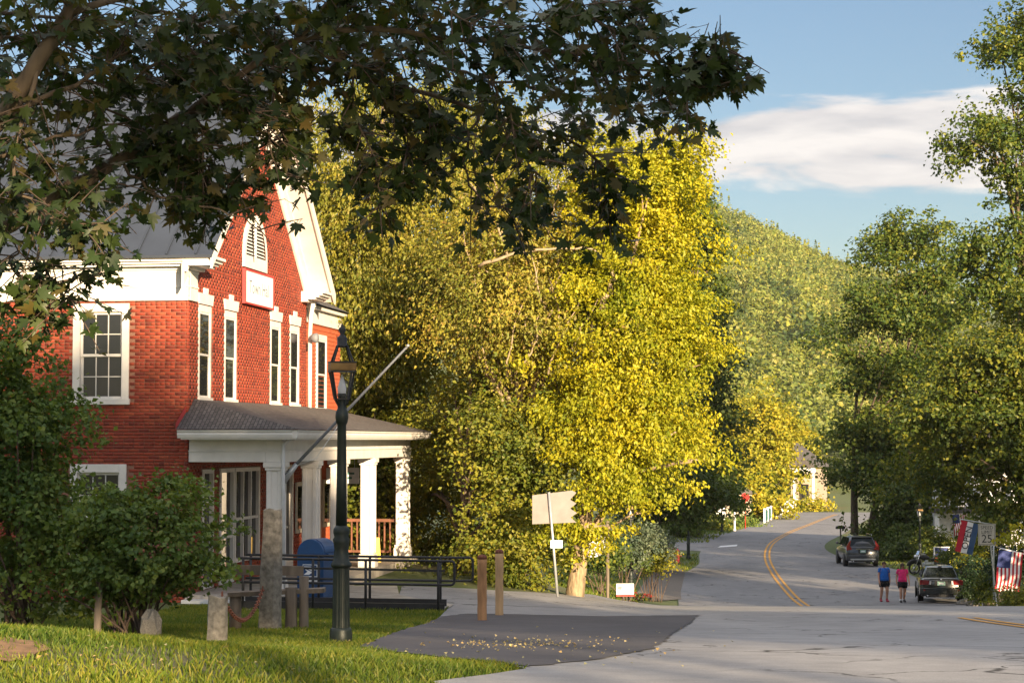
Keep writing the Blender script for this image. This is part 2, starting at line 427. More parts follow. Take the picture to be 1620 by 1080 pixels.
leafmat('leaf_yellow', [(.27, .29, .016), (.41, .38, .016), (.34, .34, .018), (.47, .40, .018), (.20, .25, .018)], .4)
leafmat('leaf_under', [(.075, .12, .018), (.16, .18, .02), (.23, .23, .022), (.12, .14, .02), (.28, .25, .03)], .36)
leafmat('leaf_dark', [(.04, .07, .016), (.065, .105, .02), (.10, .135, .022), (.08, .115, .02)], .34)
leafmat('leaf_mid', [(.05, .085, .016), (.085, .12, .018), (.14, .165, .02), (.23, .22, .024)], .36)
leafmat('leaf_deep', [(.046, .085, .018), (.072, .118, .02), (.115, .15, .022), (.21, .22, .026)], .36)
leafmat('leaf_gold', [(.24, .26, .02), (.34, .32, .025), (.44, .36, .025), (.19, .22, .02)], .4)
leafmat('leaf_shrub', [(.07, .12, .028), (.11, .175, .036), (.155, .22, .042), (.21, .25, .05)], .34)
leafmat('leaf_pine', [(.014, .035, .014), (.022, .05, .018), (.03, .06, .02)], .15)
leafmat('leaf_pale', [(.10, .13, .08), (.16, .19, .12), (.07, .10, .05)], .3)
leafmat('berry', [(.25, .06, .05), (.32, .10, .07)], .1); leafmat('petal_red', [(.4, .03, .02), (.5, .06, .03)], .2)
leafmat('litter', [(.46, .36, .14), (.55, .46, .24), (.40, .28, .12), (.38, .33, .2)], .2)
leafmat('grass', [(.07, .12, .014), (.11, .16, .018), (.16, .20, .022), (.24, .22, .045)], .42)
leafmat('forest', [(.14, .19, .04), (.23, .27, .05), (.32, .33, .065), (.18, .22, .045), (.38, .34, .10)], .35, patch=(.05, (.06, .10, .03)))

# text as mesh
def text_mesh(name, body, size, mat, parent, M, extrude=.002):
    cu = bpy.data.curves.new(name, 'FONT'); cu.body = body; cu.size = size; cu.align_x = 'CENTER'; cu.align_y = 'CENTER'; cu.extrude = extrude
    cu.resolution_u = 3
    t = bpy.data.objects.new('tmp', cu); COL.objects.link(t)
    dg = bpy.context.evaluated_depsgraph_get(); me = bpy.data.meshes.new_from_object(t.evaluated_get(dg))
    bpy.data.objects.remove(t); me.name = name; me.transform(M); me.materials.clear(); me.materials.append(MAT[mat])
    o = bpy.data.objects.new(name, me); COL.objects.link(o); o.parent = parent
    return o
UPR = Matrix.Rotation(PI / 2, 4, 'X')          # text upright, facing -Y

# ================================================================== ground, roads
def axis_pts(dense_lo, dense_hi, step, far):
    a = list(np.arange(dense_lo, dense_hi + 1e-6, step)); s = step
    x = dense_hi
    while x < far: s *= 1.22; x += s; a.append(x)
    s = step; x = dense_lo; lo = []
    while x > -far: s *= 1.22; x -= s; lo.append(x)
    return np.array(lo[::-1] + a)
gx = axis_pts(-12, 30, .5, 3500); gy = axis_pts(8, 130, .5, 3500)
XX, YY = np.meshgrid(gx, gy); ZZ = G(XX, YY)
nv = np.stack([XX, YY, ZZ], -1).reshape(-1, 3); nx_, ny_ = len(gx), len(gy)
ii = (np.arange(ny_ - 1)[:, None] * nx_ + np.arange(nx_ - 1)[None, :]).reshape(-1)
tag(np_mesh('ground', nv, np.stack([ii, ii + 1, ii + nx_ + 1, ii + nx_], 1), 'ground', smooth=True), kind='structure')

def sheet(name, poly, mat, off, step=1.0, kind='structure', rough=0):
    if rough:
        out = []; n_ = len(poly)
        for i in range(n_):
            a, b = Vector(poly[i][:2]), Vector(poly[(i + 1) % n_][:2]); k = max(1, int((b - a).length / .18))
            for j in range(k):
                p_ = a.lerp(b, j / k); out.append((p_.x + rnd.uniform(-1, 1) * rough, p_.y + rnd.uniform(-1, 1) * rough))
        poly = out
    bm = bmesh.new(); vs = [bm.verts.new((p[0], p[1], 0)) for p in poly]; bm.faces.new(vs)
    xs = [p[0] for p in poly]; ys = [p[1] for p in poly]
    bmesh.ops.triangulate(bm, faces=bm.faces[:])
    for ax, lo, hi in ((0, min(xs), max(xs)), (1, min(ys), max(ys))):
        k = math.ceil(lo / step) * step
        while k < hi:
            co = (k, 0, 0) if ax == 0 else (0, k, 0); no = (1, 0, 0) if ax == 0 else (0, 1, 0)
            bmesh.ops.bisect_plane(bm, geom=bm.verts[:] + bm.edges[:] + bm.faces[:], plane_co=co, plane_no=no, dist=1e-5); k += step
    co = np.array([v.co[:] for v in bm.verts]); z = G(co[:, 0], co[:, 1]) + off
    for v, zz in zip(bm.verts, z): v.co.z = zz
    bmesh.ops.recalc_face_normals(bm, faces=bm.faces)
    for f in bm.faces:
        if f.normal.z < 0: f.normal_flip()
        f.smooth = True
    me = bpy.data.meshes.new(name); bm.to_mesh(me); bm.free(); me.materials.append(MAT[mat])
    o = bpy.data.objects.new(name, me); COL.objects.link(o)
    return tag(o, kind=kind)
def H(px, py): q = hit(px, py); return (q.x, q.y)
def strip(fl, fr, y0, y1, step=3.0):
    n_ = max(2, int((y1 - y0) / step)); ys = np.linspace(y0, y1, n_ + 1)
    return [(float(CX(y)) + fl(y), y) for y in ys] + [(float(CX(y)) + fr(y), y) for y in ys[::-1]]
leftoff = hermite([40, 84, 104, 116, 126, 160, 220], [-5.0, -5.0, -5.0, -4.0, -4.2, -4.6, -4.8])
rightoff = hermite([40, 84, 100, 112, 122, 160, 220], [7.6, 7.4, 7.2, 6.6, 4.6, 4.4, 4.4])
# main road beyond the crest
sheet('road', strip(lambda y: float(leftoff(y)), lambda y: float(rightoff(y)), 56, 222), 'asphalt', .02, 2.0)
# near junction in front of the town hall: older, paler paving
near = [(1.2, -60), (.9, 0), (.3, 12), H(685, 1082), H(770, 1071), H(832, 1061), H(790, 1052), H(720, 1046), H(640, 1037), H(568, 1027),
        H(625, 1003), H(692, 980), (-1.25, 37.6), (-1.2, 40), (-2.4, 43.0), (-2.5, 46.2), H(720, 931), H(800, 936), H(908, 943), H(1000, 952)]
near += [(float(CX(y)) - 5.0, y) for y in (57, 61)] + [(float(CX(y)) + w_, y) for y, w_ in ((61, 7.8), (50, 7.8), (40, 7.8), (30, 7.6), (20, 7.2), (10, 6.6), (0, 6), (-20, 5.6), (-60, 5.6))]
sheet('junction', near, 'asphalt_pale', .026, 1.0)
sheet('new_paving', [H(568, 1027), H(625, 1003), H(700, 977), H(740, 973), H(830, 974), H(960, 977), H(1106, 975), H(1085, 993), H(1050, 1018), H(1035, 1030), H(960, 1046), H(880, 1054), H(832, 1060), H(790, 1052), H(720, 1046), H(640, 1037)], 'asphalt_new', .036, .7, rough=.05)
sheet('side_street', [H(985, 868), H(1050, 869), H(1125, 872), H(1160, 868), H(1190, 846), H(1150, 843), H(1060, 848), H(985, 850)], 'asphalt', .014, 3.0)
sheet('gravel_path', [H(996, 949), H(1078, 948), (float(CX(92)) - 4.9, 92), (float(CX(108)) - 4.7, 108), H(1060, 886), H(1046, 893), H(1020, 920)], 'gravel', .03, 1.5)
sheet('walkway', [(-4.9, 38.9), (-1.2, 38.9), (-1.15, 40.2), (-2.4, 43.2), (-2.6, 46), (-4.2, 46), (-4.6, 41)], 'concrete', .042, .8)
def soil_poly(px, py, rx, ry, k=16):
    q = []
    for i in range(k):
        a = 2 * PI * i / k; s = 1 + .25 * rnd.uniform(-1, 1); q.append(H(px + rx * s * math.cos(a), py + ry * s * math.sin(a)))
    return q
sheet('bare_soil', soil_poly(14, 1030, 62, 18), 'soil', .02, .4)
sheet('bare_soil', soil_poly(350, 997, 75, 7), 'soil', .02, .4)

def yellow_line(y0, y1, dx):
    sheet('lane_line', strip(lambda y: dx - .06, lambda y: dx + .06, y0, y1, 2.0), 'yellow_line', .036, 1.5)
for dx in (-.14, .14):
    yellow_line(8, 37.0, dx); yellow_line(66, 214, dx)
sheet('stop_bar', [H(1135, 866), H(1165, 864), H(1167, 861.5), H(1140, 863.5)], 'label_white', .026, 3)

# loose granular edge along the paving
def litter(name, n, region, mat, smin, smax, lift=.05, label=None, cat=None):
    c = []; 
    while len(c) < n:
        px, py = region(); q = hit(px, py); c.append((q.x, q.y, q.z + lift + rnd.random() * .012))
    c = np.array(c); nn = unit(np.stack([rng.normal(size=n) * .35, rng.normal(size=n) * .35, np.ones(n)], 1))
    v, f = leaf_geo(c, nn, rng.uniform(smin, smax, n), .5, .2)
    return tag(np_mesh(name, v, f, mat), label, cat, kind='stuff')
def reg1():
    t = rnd.random()
    if t < .62: return rnd.gauss(815, 60), 1024 + rnd.gauss(0, 4)
    if t < .82: return rnd.uniform(690, 1000), rnd.uniform(1012, 1050)
    return rnd.uniform(600, 1160), rnd.uniform(995, 1062)
litter('fallen_leaves', 300, reg1, 'litter', .02, .048, .042, 'scattered yellow fallen leaves on the dark new paving', 'leaves')
litter('lawn_litter', 60, lambda: (rnd.uniform(30, 700), rnd.uniform(985, 1070)), 'litter', .03, .055, .05, 'scattered fallen leaves lying on the front lawn', 'leaves')

# grass blades on the near lawn
def inside(poly, x, y):
    r = np.zeros(len(x), bool); n_ = len(poly); j = n_ - 1
    for i in range(n_):
        xi, yi = poly[i]; xj, yj = poly[j]
        with np.errstate(divide='ignore', invalid='ignore'):
            r ^= ((yi > y) != (yj > y)) & (x < (xj - xi) * (y - yi) / (yj - yi + 1e-12) + xi)
        j = i
    return r
NEARPOLY = near
def grass(name, n, x0, x1, y0, y1, h0, h1, w, avoid, label, extra=None):
    x = rng.uniform(x0, x1, n); y = rng.uniform(y0, y1, n)
    k = ~inside(avoid, x, y) if avoid is not None else np.ones(n, bool)
    k &= np.abs(x / y) < .30
    if extra is not None: k &= extra(x, y)
    dn = np.sin(x * 1.7 + y * .6) + np.sin(x * .6 - y * 1.3 + 1) + rng.normal(size=n) * .9
    k &= dn > -1.5
    x, y = x[k], y[k]; z = G(x, y); m_ = len(x)
    h = rng.uniform(h0, h1, m_) * (1 + .25 * np.sin(x * 2.1) * np.cos(y * 1.3)); a = rng.uniform(0, 2 * PI, m_)
    lx, ly = rng.normal(size=m_) * .4 * h, rng.normal(size=m_) * .4 * h
    dx, dy = np.cos(a) * w, np.sin(a) * w
    v = np.stack([np.stack([x - dx, y - dy, z - .005], 1), np.stack([x + dx, y + dy, z - .005], 1),
                  np.stack([x + lx * .45 + dx * .6, y + ly * .45 + dy * .6, z + h * .6], 1), np.stack([x + lx, y + ly, z + h], 1)], 1).reshape(-1, 3)
    i = np.arange(m_)[:, None] * 4
    f = np.concatenate([i + np.array([[0, 1, 2]]), i + np.array([[0, 2, 3]])], 1).reshape(-1, 3)
    tag(np_mesh(name, v, f, 'grass'), label, 'grass', kind='stuff')
soilA = soil_poly(14, 1030, 50, 14)
grass('grass', 150000, -6.2, .9, 11, 27, .035, .085, .006, near, 'mown green lawn on the near bank in front of the shrubs', lambda x, y: ~(inside(soilA, x, y) & (rng.random(len(x)) < .9)))
grass('grass', 70000, -8, -.8, 27, 39.2, .05, .10, .011, near, 'green lawn between the granite posts and the ramp', lambda x, y: (x > -6.5) | (y < 36))
def roadL(y): return CX(y) + leftoff(y)
grass('grass', 32000, 1.7, 12.5, 50, 126, .06, .14, .03, near, 'grass verge along the far pavement past the big yellow tree', lambda x, y: (x < roadL(y) - np.where(y < 110, 1.8, .1)))
grass('grass', 26000, 14, 32, 52, 122, .06, .15, .03, None, 'grass verge beside the parked cars', lambda x, y: x > CX(y) + rightoff(y) + .1)
grass('grass', 12000, 4, 24, 141, 200, .1, .2, .06, None, 'sunlit grass beyond the far side street', lambda x, y: x < roadL(y) - .1)

# ================================================================== town hall
BZ = -3.3
D = Vector((440, 3200)).normalized()
corner = P(296.5, 695, 41.0)
TH = empty('town_hall', (corner.x, corner.y, BZ), -math.atan2(D.x, D.y), 'two storey red brick hall with grey metal roof, white cornice and columned porch', 'building')
GW = 10.1; XL = -9.0
def tb(mb, name, mats, parent=None, **k):       # part of the hall, z given relative to eye level
    return mb.build(name, mats, parent or TH, dz=-BZ, **k)
ZE, ZR, YO = 3.72, 8.22, .5
slope = (ZR - ZE) / (GW / 2 + YO)
side_open = [(-2.43, -1.24, .77, 2.77), (-2.46, -1.27, -2.55, -.5), (-6.7, -5.5, .77, 2.77), (-6.7, -5.5, -2.55, -.5)]
gab_win = [(.71, 1.63), (2.65, 3.6), (6.55, 7.5), (8.42, 9.36)]
gab_open = [(a, b, .83, 2.79) for a, b in gab_win]
porch_open = [(1.05, 1.85, -3.1, -.62), (2.35, 3.45, -3.1, -.62), (3.5, 5.6, -2.7, -.62), (7.9, 8.75, -3.1, -.62)]
def bricks(length, z0, ztop, opens, place):
    vs = []; fs = []; bl, bh, mj = .203, .0575, .0102
    row = 0; z = z0
    while z < ztop(length / 2) if callable(ztop) else z < ztop:
        off = -(row % 2) * (bl + mj) / 2 - rnd.uniform(0, .01); u = off
        head = row % 6 == 5
        L = bl / 2 - mj / 2 if head else bl
        while u < length:
            a, b = max(u, 0), min(u + L, length); u += L + mj
            if b - a < .02: continue
            zt = z + bh
            if callable(ztop) and zt > ztop((a + b) / 2): continue
            if any(a < o[1] - .03 and b > o[0] + .03 and zt > o[2] + .03 and z < o[3] - .03 for o in opens): continue
            pr = rnd.uniform(0, .0035); k = len(vs)
            for (uu, zz) in ((a, z), (b, z), (b, zt), (a, zt)):
                vs.append(place(uu, .02, zz)); vs.append(place(uu, -pr, zz))
            fs += [(k + 1, k + 3, k + 5, k + 7), (k, k + 2, k + 3, k + 1), (k + 2, k + 4, k + 5, k + 3), (k + 4, k + 6, k + 7, k + 5), (k + 6, k, k + 1, k + 7)]
        z += bh + mj; row += 1
    return np.array(vs), np.array(fs)
v1, f1 = bricks(-XL, -3.3, 2.86, [(o[0] - XL, o[1] - XL, o[2], o[3]) for o in side_open], lambda u, d, z: (XL + u, d, z - BZ))
gtop = lambda u: min(ZE + slope * (u + YO), ZE + slope * (GW + YO - u)) - .1
v2, f2 = bricks(GW - .02, -3.3, gtop, gab_open + porch_open + [(4.05, 6.05, 3.86, 4.02), (4.2, 5.9, 4.0, 4.75)], lambda u, d, z: (-d, .02 + u, z - BZ))
bw = np_mesh('brickwork', np.concatenate([v1, v2]), np.concatenate([f1, f2 + len(v1)]), 'brick', TH); tag(bw, kind='stuff')
mb = MB()   # mortar-faced wall behind the bricks, with real openings cut as strips
def walled(mb, length, z0, opens, place, gable=None):
    us = sorted({0, length, *[o[0] for o in opens], *[o[1] for o in opens]})
    for a, b in zip(us[:-1], us[1:]):
        top0, top1 = (gable(a), gable(b)) if gable else (2.9, 2.9)
        spans = [(o[2], o[3]) for o in opens if o[0] <= a + 1e-6 and o[1] >= b - 1e-6]
        z = z0
        for s0, s1 in sorted(spans):
            if s0 > z: mb.add([place(a, z), place(b, z), place(b, s0), place(a, s0)], [(0, 1, 2, 3)])
            z = max(z, s1)
        if gable and a < GW / 2 < b:
            mb.add([place(a, z), place(b, z), place(b, top1), place(GW / 2, gable(GW / 2)), place(a, top0)], [(0, 1, 2, 3, 4)])
        else: mb.add([place(a, z), place(b, z), place(b, top1), place(a, top0)], [(0, 1, 2, 3)])
walled(mb, -XL, -3.6, [(o[0] - XL, o[1] - XL, o[2], o[3]) for o in side_open], lambda u, z: (XL + u, .005, z))
walled(mb, GW, -3.6, gab_open + porch_open, lambda u, z: (-.005, u, z), lambda u: gtop(u) + .05)
mb.box(XL, -.4, .4, GW - .05, -3.5, 3.0)          # dark core well behind the openings
mb.add([(XL, .008, -3.6), (XL, GW, -3.6), (XL, GW, 3.6), (XL, GW / 2, ZR - .15), (XL, .008, 3.6)], [(0, 1, 2, 3, 4)])
mb.add([(XL, GW, -3.6), (0, GW, -3.6), (0, GW, 3.6), (XL, GW, 3.6)], [(0, 1, 2, 3)])
tb(mb, 'wall', 'mortar')
# --- side windows (face -y)
def side_window(x0, x1, z0, z1):
    w = tb(MB().box(x0, x0 + .15, -.03, .12, z0, z1).box(x1 - .15, x1, -.03, .12, z0, z1).box(x0 + .15, x1 - .15, -.031, .12, z1 - .17, z1)
           .box(x0 - .03, x1 + .03, -.07, .12, z0 - .06, z0 + .06), 'window', 'white_paint', bevel=.006)
    a, b = x0 + .15, x1 - .15; c0, c1 = z0 + .06, z1 - .17; zm = (c0 + c1) / 2
    for (s0, s1, dy) in ((zm - .02, c1, .05), (c0, zm + .02, .085)):
        s = MB().box(a, a + .045, dy, dy + .035, s0, s1).box(b - .045, b, dy, dy + .035, s0, s1).box(a + .045, b - .045, dy, dy + .035, s1 - .05, s1).box(a + .045, b - .045, dy, dy + .035, s0, s0 + .05)
        for k in (1, 2): xx = a + .045 + (b - a - .09) * k / 3; s.box(xx - .009, xx + .009, dy + .004, dy + .03, s0 + .05, s1 - .05)
        zz = (s0 + s1) / 2; s.box(a + .045, b - .045, dy + .006, dy + .028, zz - .009, zz + .009)
        tb(s, 'sash', 'white_paint').parent = w
        for i in range(3):
            for j in range(2):
                xa = a + .045 + (b - a - .09) * i / 3; xb = a + .045 + (b - a - .09) * (i + 1) / 3
                za = (s0 + .05, zz)[j]; zb = (zz, s1 - .05)[j]
                tl = rnd.uniform(-.003, .003)
                tb(MB().add([(xa, dy + .02, za), (xb, dy + .02 + tl, za), (xb, dy + .02 + tl, zb), (xa, dy + .02, zb)], [(0, 1, 2, 3)]), 'pane', 'glass').parent = w
    return w
for o_ in side_open: side_window(*o_)
# --- gable windows (face +x)
def gable_window(y0, y1, z0, z1, x=0, header=True):
    w = tb(MB().box(x - .1, x + .006, y0, y0 + .09, z0, z1).box(x - .1, x + .006, y1 - .09, y1, z0, z1).box(x - .1, x + .007, y0 + .09, y1 - .09, z1 - .14, z1)
           .box(x - .1, x + .05, y0 - .03, y1 + .03, z0 - .08, z0 + .04), 'window', 'white_paint')
    a, b = y0 + .09, y1 - .09; c0, c1 = z0 + .04, z1 - .14; zm = (c0 + c1) / 2
    for (s0, s1, dx) in ((zm - .02, c1, -.004), (c0, zm + .02, -.016)):
        s = MB().box(x + dx - .03, x + dx, a, a + .04, s0, s1).box(x + dx - .03, x + dx, b - .04, b, s0, s1).box(x + dx - .03, x + dx, a + .04, b - .04, s1 - .045, s1).box(x + dx - .03, x + dx, a + .04, b - .04, s0, s0 + .045)
        tb(s, 'sash', 'white_paint').parent = w
        tb(MB().add([(x + dx - .006, a + .03, s0 + .03), (x + dx - .006, b - .03, s0 + .03), (x + dx - .006, b - .03, s1 - .03), (x + dx - .006, a + .03, s1 - .03)], [(0, 1, 2, 3)]), 'pane', 'glass').parent = w
    if header:
        h = [(y0 - .02, z1 + .02), (y1 + .02, z1 + .02), (y1 + .1, z1 + .24), (y0 + (y1 - y0) / 2 + .13, z1 + .24), (y0 + (y1 - y0) / 2 + .15, z1 + .36), (y0 + (y1 - y0) / 2 - .15, z1 + .36), (y0 + (y1 - y0) / 2 - .13, z1 + .24), (y0 - .1, z1 + .24)]
        tb(MB().prism(h, x - .01, x + .035, 'x'), 'lintel', 'white_paint').parent = w
for a, b, z0, z1 in gab_open: gable_window(a, b, z0, z1)
# --- frieze and cornice
tb(MB().box(XL, .05, -.05, .3, 2.82, 3.44).box(.001, .051, -.05, .5, 2.82, 3.44).box(XL, .07, -.07, .3, 3.08, 3.12).box(XL, .071, -.071, .5, 3.38, 3.44).box(-.05, .072, -.07, .5, 3.081, 3.119), 'frieze', 'white_paint', bevel=.006)
steps = [(.12, .16, 3.44, 3.50), (.28, .36, 3.50, 3.545), (.36, .45, 3.545, 3.59), (.43, .53, 3.59, 3.645), (.48, .60, 3.645, 3.70)]
mb = MB()
for py_, px_, z0, z1 in steps: mb.box(XL, px_, -py_, .62, z0, z1)
tb(mb, 'cornice', 'white_paint')
mb = MB()
for py_, px_, z0, z1 in steps: mb.box(XL, px_, GW - .55, GW + py_, z0, z1)
tb(mb, 'cornice', 'white_paint')
# --- metal roof with standing seams
yr = GW / 2; XE = .64
def roof_pt(y): return ZE + slope * (y + YO) if y <= yr else ZE + slope * (GW + YO - y)
rm = MB()
for (ya, yb) in ((-YO - .03, yr), (GW + YO + .03, yr)):
    za, zb = roof_pt(ya), roof_pt(yb)
    rm.add([(XL - .3, ya, za), (XE, ya, za), (XE, yb, zb), (XL - .3, yb, zb), (XL - .3, ya, za - .05), (XE, ya, za - .05), (XE, yb, zb - .05), (XL - .3, yb, zb - .05)],
           [(0, 1, 2, 3), (4, 7, 6, 5), (0, 4, 5, 1), (1, 5, 6, 2), (3, 7, 4, 0)])
RF = tb(rm, 'roof', 'roof_metal')
sm_ = MB().bar((0, -YO - .03, roof_pt(-YO - .03) + .018), (0, yr, ZR + .018), .028, .045)
x = .30; first = None
while x > XL - .2:
    if first is None: first = tb(sm_, 'seam', 'roof_metal', RF); first.location.x = x
    else: c = first.copy(); COL.objects.link(c); c.location.x = x
    x -= .61
tb(MB().bar((XL - .3, yr, ZR + .03), (XE, yr, ZR + .03), .22, .05), 'ridge_cap', 'roof_metal', RF)
# rake: fascia, soffit, raking frieze on the gable
for sgn in (0, 1):
    fy = (lambda y: y) if sgn == 0 else (lambda y: GW - y)
    ya = -YO; za = ZE - .05; zb = ZR - .05
    def q(x0, x1, t0, t1, name, mat='white_paint'):
        m_ = MB(); m_.add([(xx, fy(yy), zz - tt) for xx in (x0, x1) for (yy, zz) in ((ya, za), (yr, zb)) for tt in (t0, t1)],
                          [(0, 1, 3, 2), (4, 6, 7, 5), (0, 4, 5, 1), (2, 3, 7, 6), (0, 2, 6, 4), (1, 5, 7, 3)])
        tb(m_, name, mat)
    q(.60, .645, -.02, .24, 'rake_fascia'); q(.006, .60, .14, .18, 'rake_soffit'); q(.004, .05, .18, .62, 'rake_frieze'); q(.05, .13, .18, .30, 'rake_moulding')
# --- half round louvre
lc = (5.05, 4.16); mb = MB(); arc = [(lc[0] + 1.0 * math.cos(a), lc[1] + .95 * math.sin(a)) for a in np.linspace(0, PI, 17)]
arc2 = [(lc[0] + .84 * math.cos(a), lc[1] + .80 * math.sin(a)) for a in np.linspace(0, PI, 17)]
pts = [(lc[0] + 1.0, lc[1] - .3)] + arc + [(lc[0] - 1.0, lc[1] - .3)]; pin = [(lc[0] + .84, lc[1] - .02)] + arc2 + [(lc[0] - .84, lc[1] - .02)]
vs = []; 
for pp in pts: vs += [(.05, *pp)]
for pp in pin: vs += [(.05, *pp)]
k = len(pts); mb.add(vs, [(i, i + 1, i + 1 + k, i + k) for i in range(k - 1)] + [(k - 1, 0, k, 2 * k - 1)])
mb.add([(.05, *pp) for pp in pts] + [(-.02, *pp) for pp in pts], [(i, i + 1, i + 1 + k, i + k) for i in range(k - 1)] + [(k - 1, 0, k, 2 * k - 1)])
mb.box(.01, .052, lc[0] - .035, lc[0] + .035, lc[1] - .02, lc[1] + .8)
LV = tb(mb, 'louvre', 'white_paint')
o_ = tb(MB().add([(.004, *pp) for pp in pin], [tuple(range(len(pin)))]), 'louvre_back', 'letter_black', LV)
for i in range(10):
    z = lc[1] + .02 + i * .078; hw = .82 * math.sqrt(max(0.02, 1 - ((z - lc[1]) / .8) ** 2))
    for s in (-1, 1):
        a, b = sorted((lc[0] + s * .035, lc[0] + s * hw))
        m_ = MB().add([(.045, a, z), (.045, b, z), (.012, b, z + .045), (.012, a, z + .045)], [(0, 1, 2, 3)]); tb(m_, 'slat', 'white_paint', LV)
# --- clapboard wing
WY0, WY1, WX = GW + .02, 14.7, -.15
tb(MB().box(-6, WX - .03, WY0, WY1, -3.5, 3.35), 'wing_wall', 'clapboard')
z = -3.3; brd = None
while z < 3.0:
    if brd is None:
        brd = tb(MB().add([(WX, WY0 + .14, z), (WX, WY1, z), (WX - .022, WY1, z + .115), (WX - .022, WY0 + .14, z + .115), (WX - .022, WY0 + .14, z), (WX - .022, WY1, z)], [(0, 1, 2, 3), (0, 4, 5, 1)]), 'clapboard', 'clapboard'); z0_ = z
    else: c = brd.copy(); COL.objects.link(c); c.location.z = z - z0_
    z += .11
tb(MB().box(WX - .03, WX + .05, WY0 - .02, WY0 + .13, -3.3, 3.3).box(WX - .03, WX + .04, WY0 + .13, WY1 + .1, 3.0, 3.36).box(WX - .03, WX + .16, WY0 + .13, WY1 + .12, 3.36, 3.46), 'wing_trim', 'white_paint')
tb(MB().add([(.1, WY0 - .0, 3.47), (.1, WY1 + .2, 3.47), (-3, WY1 + .2, 4.9), (-3, WY0, 4.9), (-6, WY1 + .2, 3.47), (-6, WY0, 3.47)], [(0, 1, 2, 3), (3, 2, 4, 5), (1, 4, 2)]), 'wing_roof', 'shingle')
gable_window(11.85, 12.95, .75, 2.75, WX + .02, False)
# downspout at the joint
tb(MB().tube([(.2, GW - .1, 3.42), (.12, GW - .02, 3.1), (.08, GW + .07, 2.7), (.08, GW + .07, 2.2), (.08, GW + .07, .8)], .055, 8), 'downspout', 'white_paint')
tb(MB().lathe([(.0, -.02), (.10, .0), (.13, .12), (.11, .16), (0, .17)], 12, (.16, GW - .08, 2.55), axis='x'), 'security_lamp', 'letter_grey')

# --- porch
PX, PY0, PY1 = 1.8, .2, 13.7; FL = -3.12
tb(MB().box(.0, 2.15, -.1, 14.1, -3.5, FL), 'porch_floor', 'concrete')
tb(MB().box(.02, 2.1, -.42, -.105, -3.5, -3.2).box(.3, 1.5, -.75, -.425, -3.6, -3.30), 'porch_step', 'trim_grey')
def column():
    c = empty('column', (0, 0, 0), parent=TH)
    def cb(mb, name): return mb.build(name, 'white_paint', c, bevel=.006)
    cb(MB().box(-.15, .15, -.15, .15, .3, 2.55), 'shaft')
    m_ = MB()
    for s in (-1, 1):
        for (i, j) in ((0, 1), (1, 0)):
            for t in (-1, 1):
                if i == 0: m_.box(t * .11 - .045, t * .11 + .045, s * .16 - .011, s * .16 + .011, .34, 2.5)
                else: m_.box(s * .16 - .011, s * .16 + .011, t * .105 - .043, t * .105 + .043, .341, 2.499)
    cb(m_, 'stile'); cb(MB().box(-.21, .21, -.21, .21, 0, .24).box(-.19, .19, -.19, .19, .24, .32), 'base')
    cb(MB().box(-.19, .19, -.19, .19, 2.5, 2.56).box(-.22, .22, -.22, .22, 2.56, 2.665), 'capital')
    return c
pc = None
for y in (PY0, 3.2, 5.9, 9.2, PY1):
    c = column() if pc is None else copy_tree(pc, TH)
    pc = pc or c; c.location = (PX, y, FL - BZ)
tb(MB().box(1.62, 1.98, .02, 13.9, -.455, -.24).box(1.64, 1.96, .04, 13.88, -.24, .0).box(1.6, 2.0, .0, 13.92, -.245, -.215)
   .box(.02, 1.619, .02, .36, -.455, -.24).box(.02, 1.639, .04, .34, -.24, .0).box(.02, 1.6, .0, .37, -.244, -.216)
   .box(.02, 1.619, 13.55, 13.9, -.455, -.0), 'beam', 'white_paint', bevel=.006)
tb(MB().box(0, 2.36, -.46, 14.45, .0, .03), 'porch_ceiling', 'white_paint')
def gut(a, b, ax):
    pr = [(0, .03), (.09, .03), (.115, .10), (.10, .135), (.13, .165), (.13, .19), (0, .19)]
    return MB().prism([(2.3 + u, z) for u, z in pr], a, b, 'y') if ax == 'y' else MB().prism([(-.40 - u, z) for u, z in pr], a, b, 'x')
tb(gut(-.5, 14.5, 'y'), 'gutter', 'white_paint'); tb(gut(-.06, 2.3, 'x'), 'gutter', 'white_paint')
ez, tz = .205, .83
tb(MB().add([(-.07, -.56, ez), (2.46, -.56, ez), (2.46, 14.55, ez), (-.16, 14.55, ez), (-.001, .45, tz), (-.001, GW, tz), (-.16, GW + .1, tz), (-.16, 13.3, tz)],
         [(0, 1, 4), (1, 2, 7, 6, 5, 4), (2, 3, 7)]), 'porch_roof', 'shingle')
tb(MB().add([(-.075, -.565, ez - .02), (-.005, .46, tz + .02), (-.005, .46, tz + .14), (-.075, -.565, ez + .12)], [(0, 1, 2, 3)]), 'flashing', 'sign_red')
tb(MB().tube([(2.15, .1, .05), (2.0, -.02, -.1), (2.0, -.03, -.6), (2.0, .05, -3.0)], .04, 8), 'downspout', 'trim_grey')
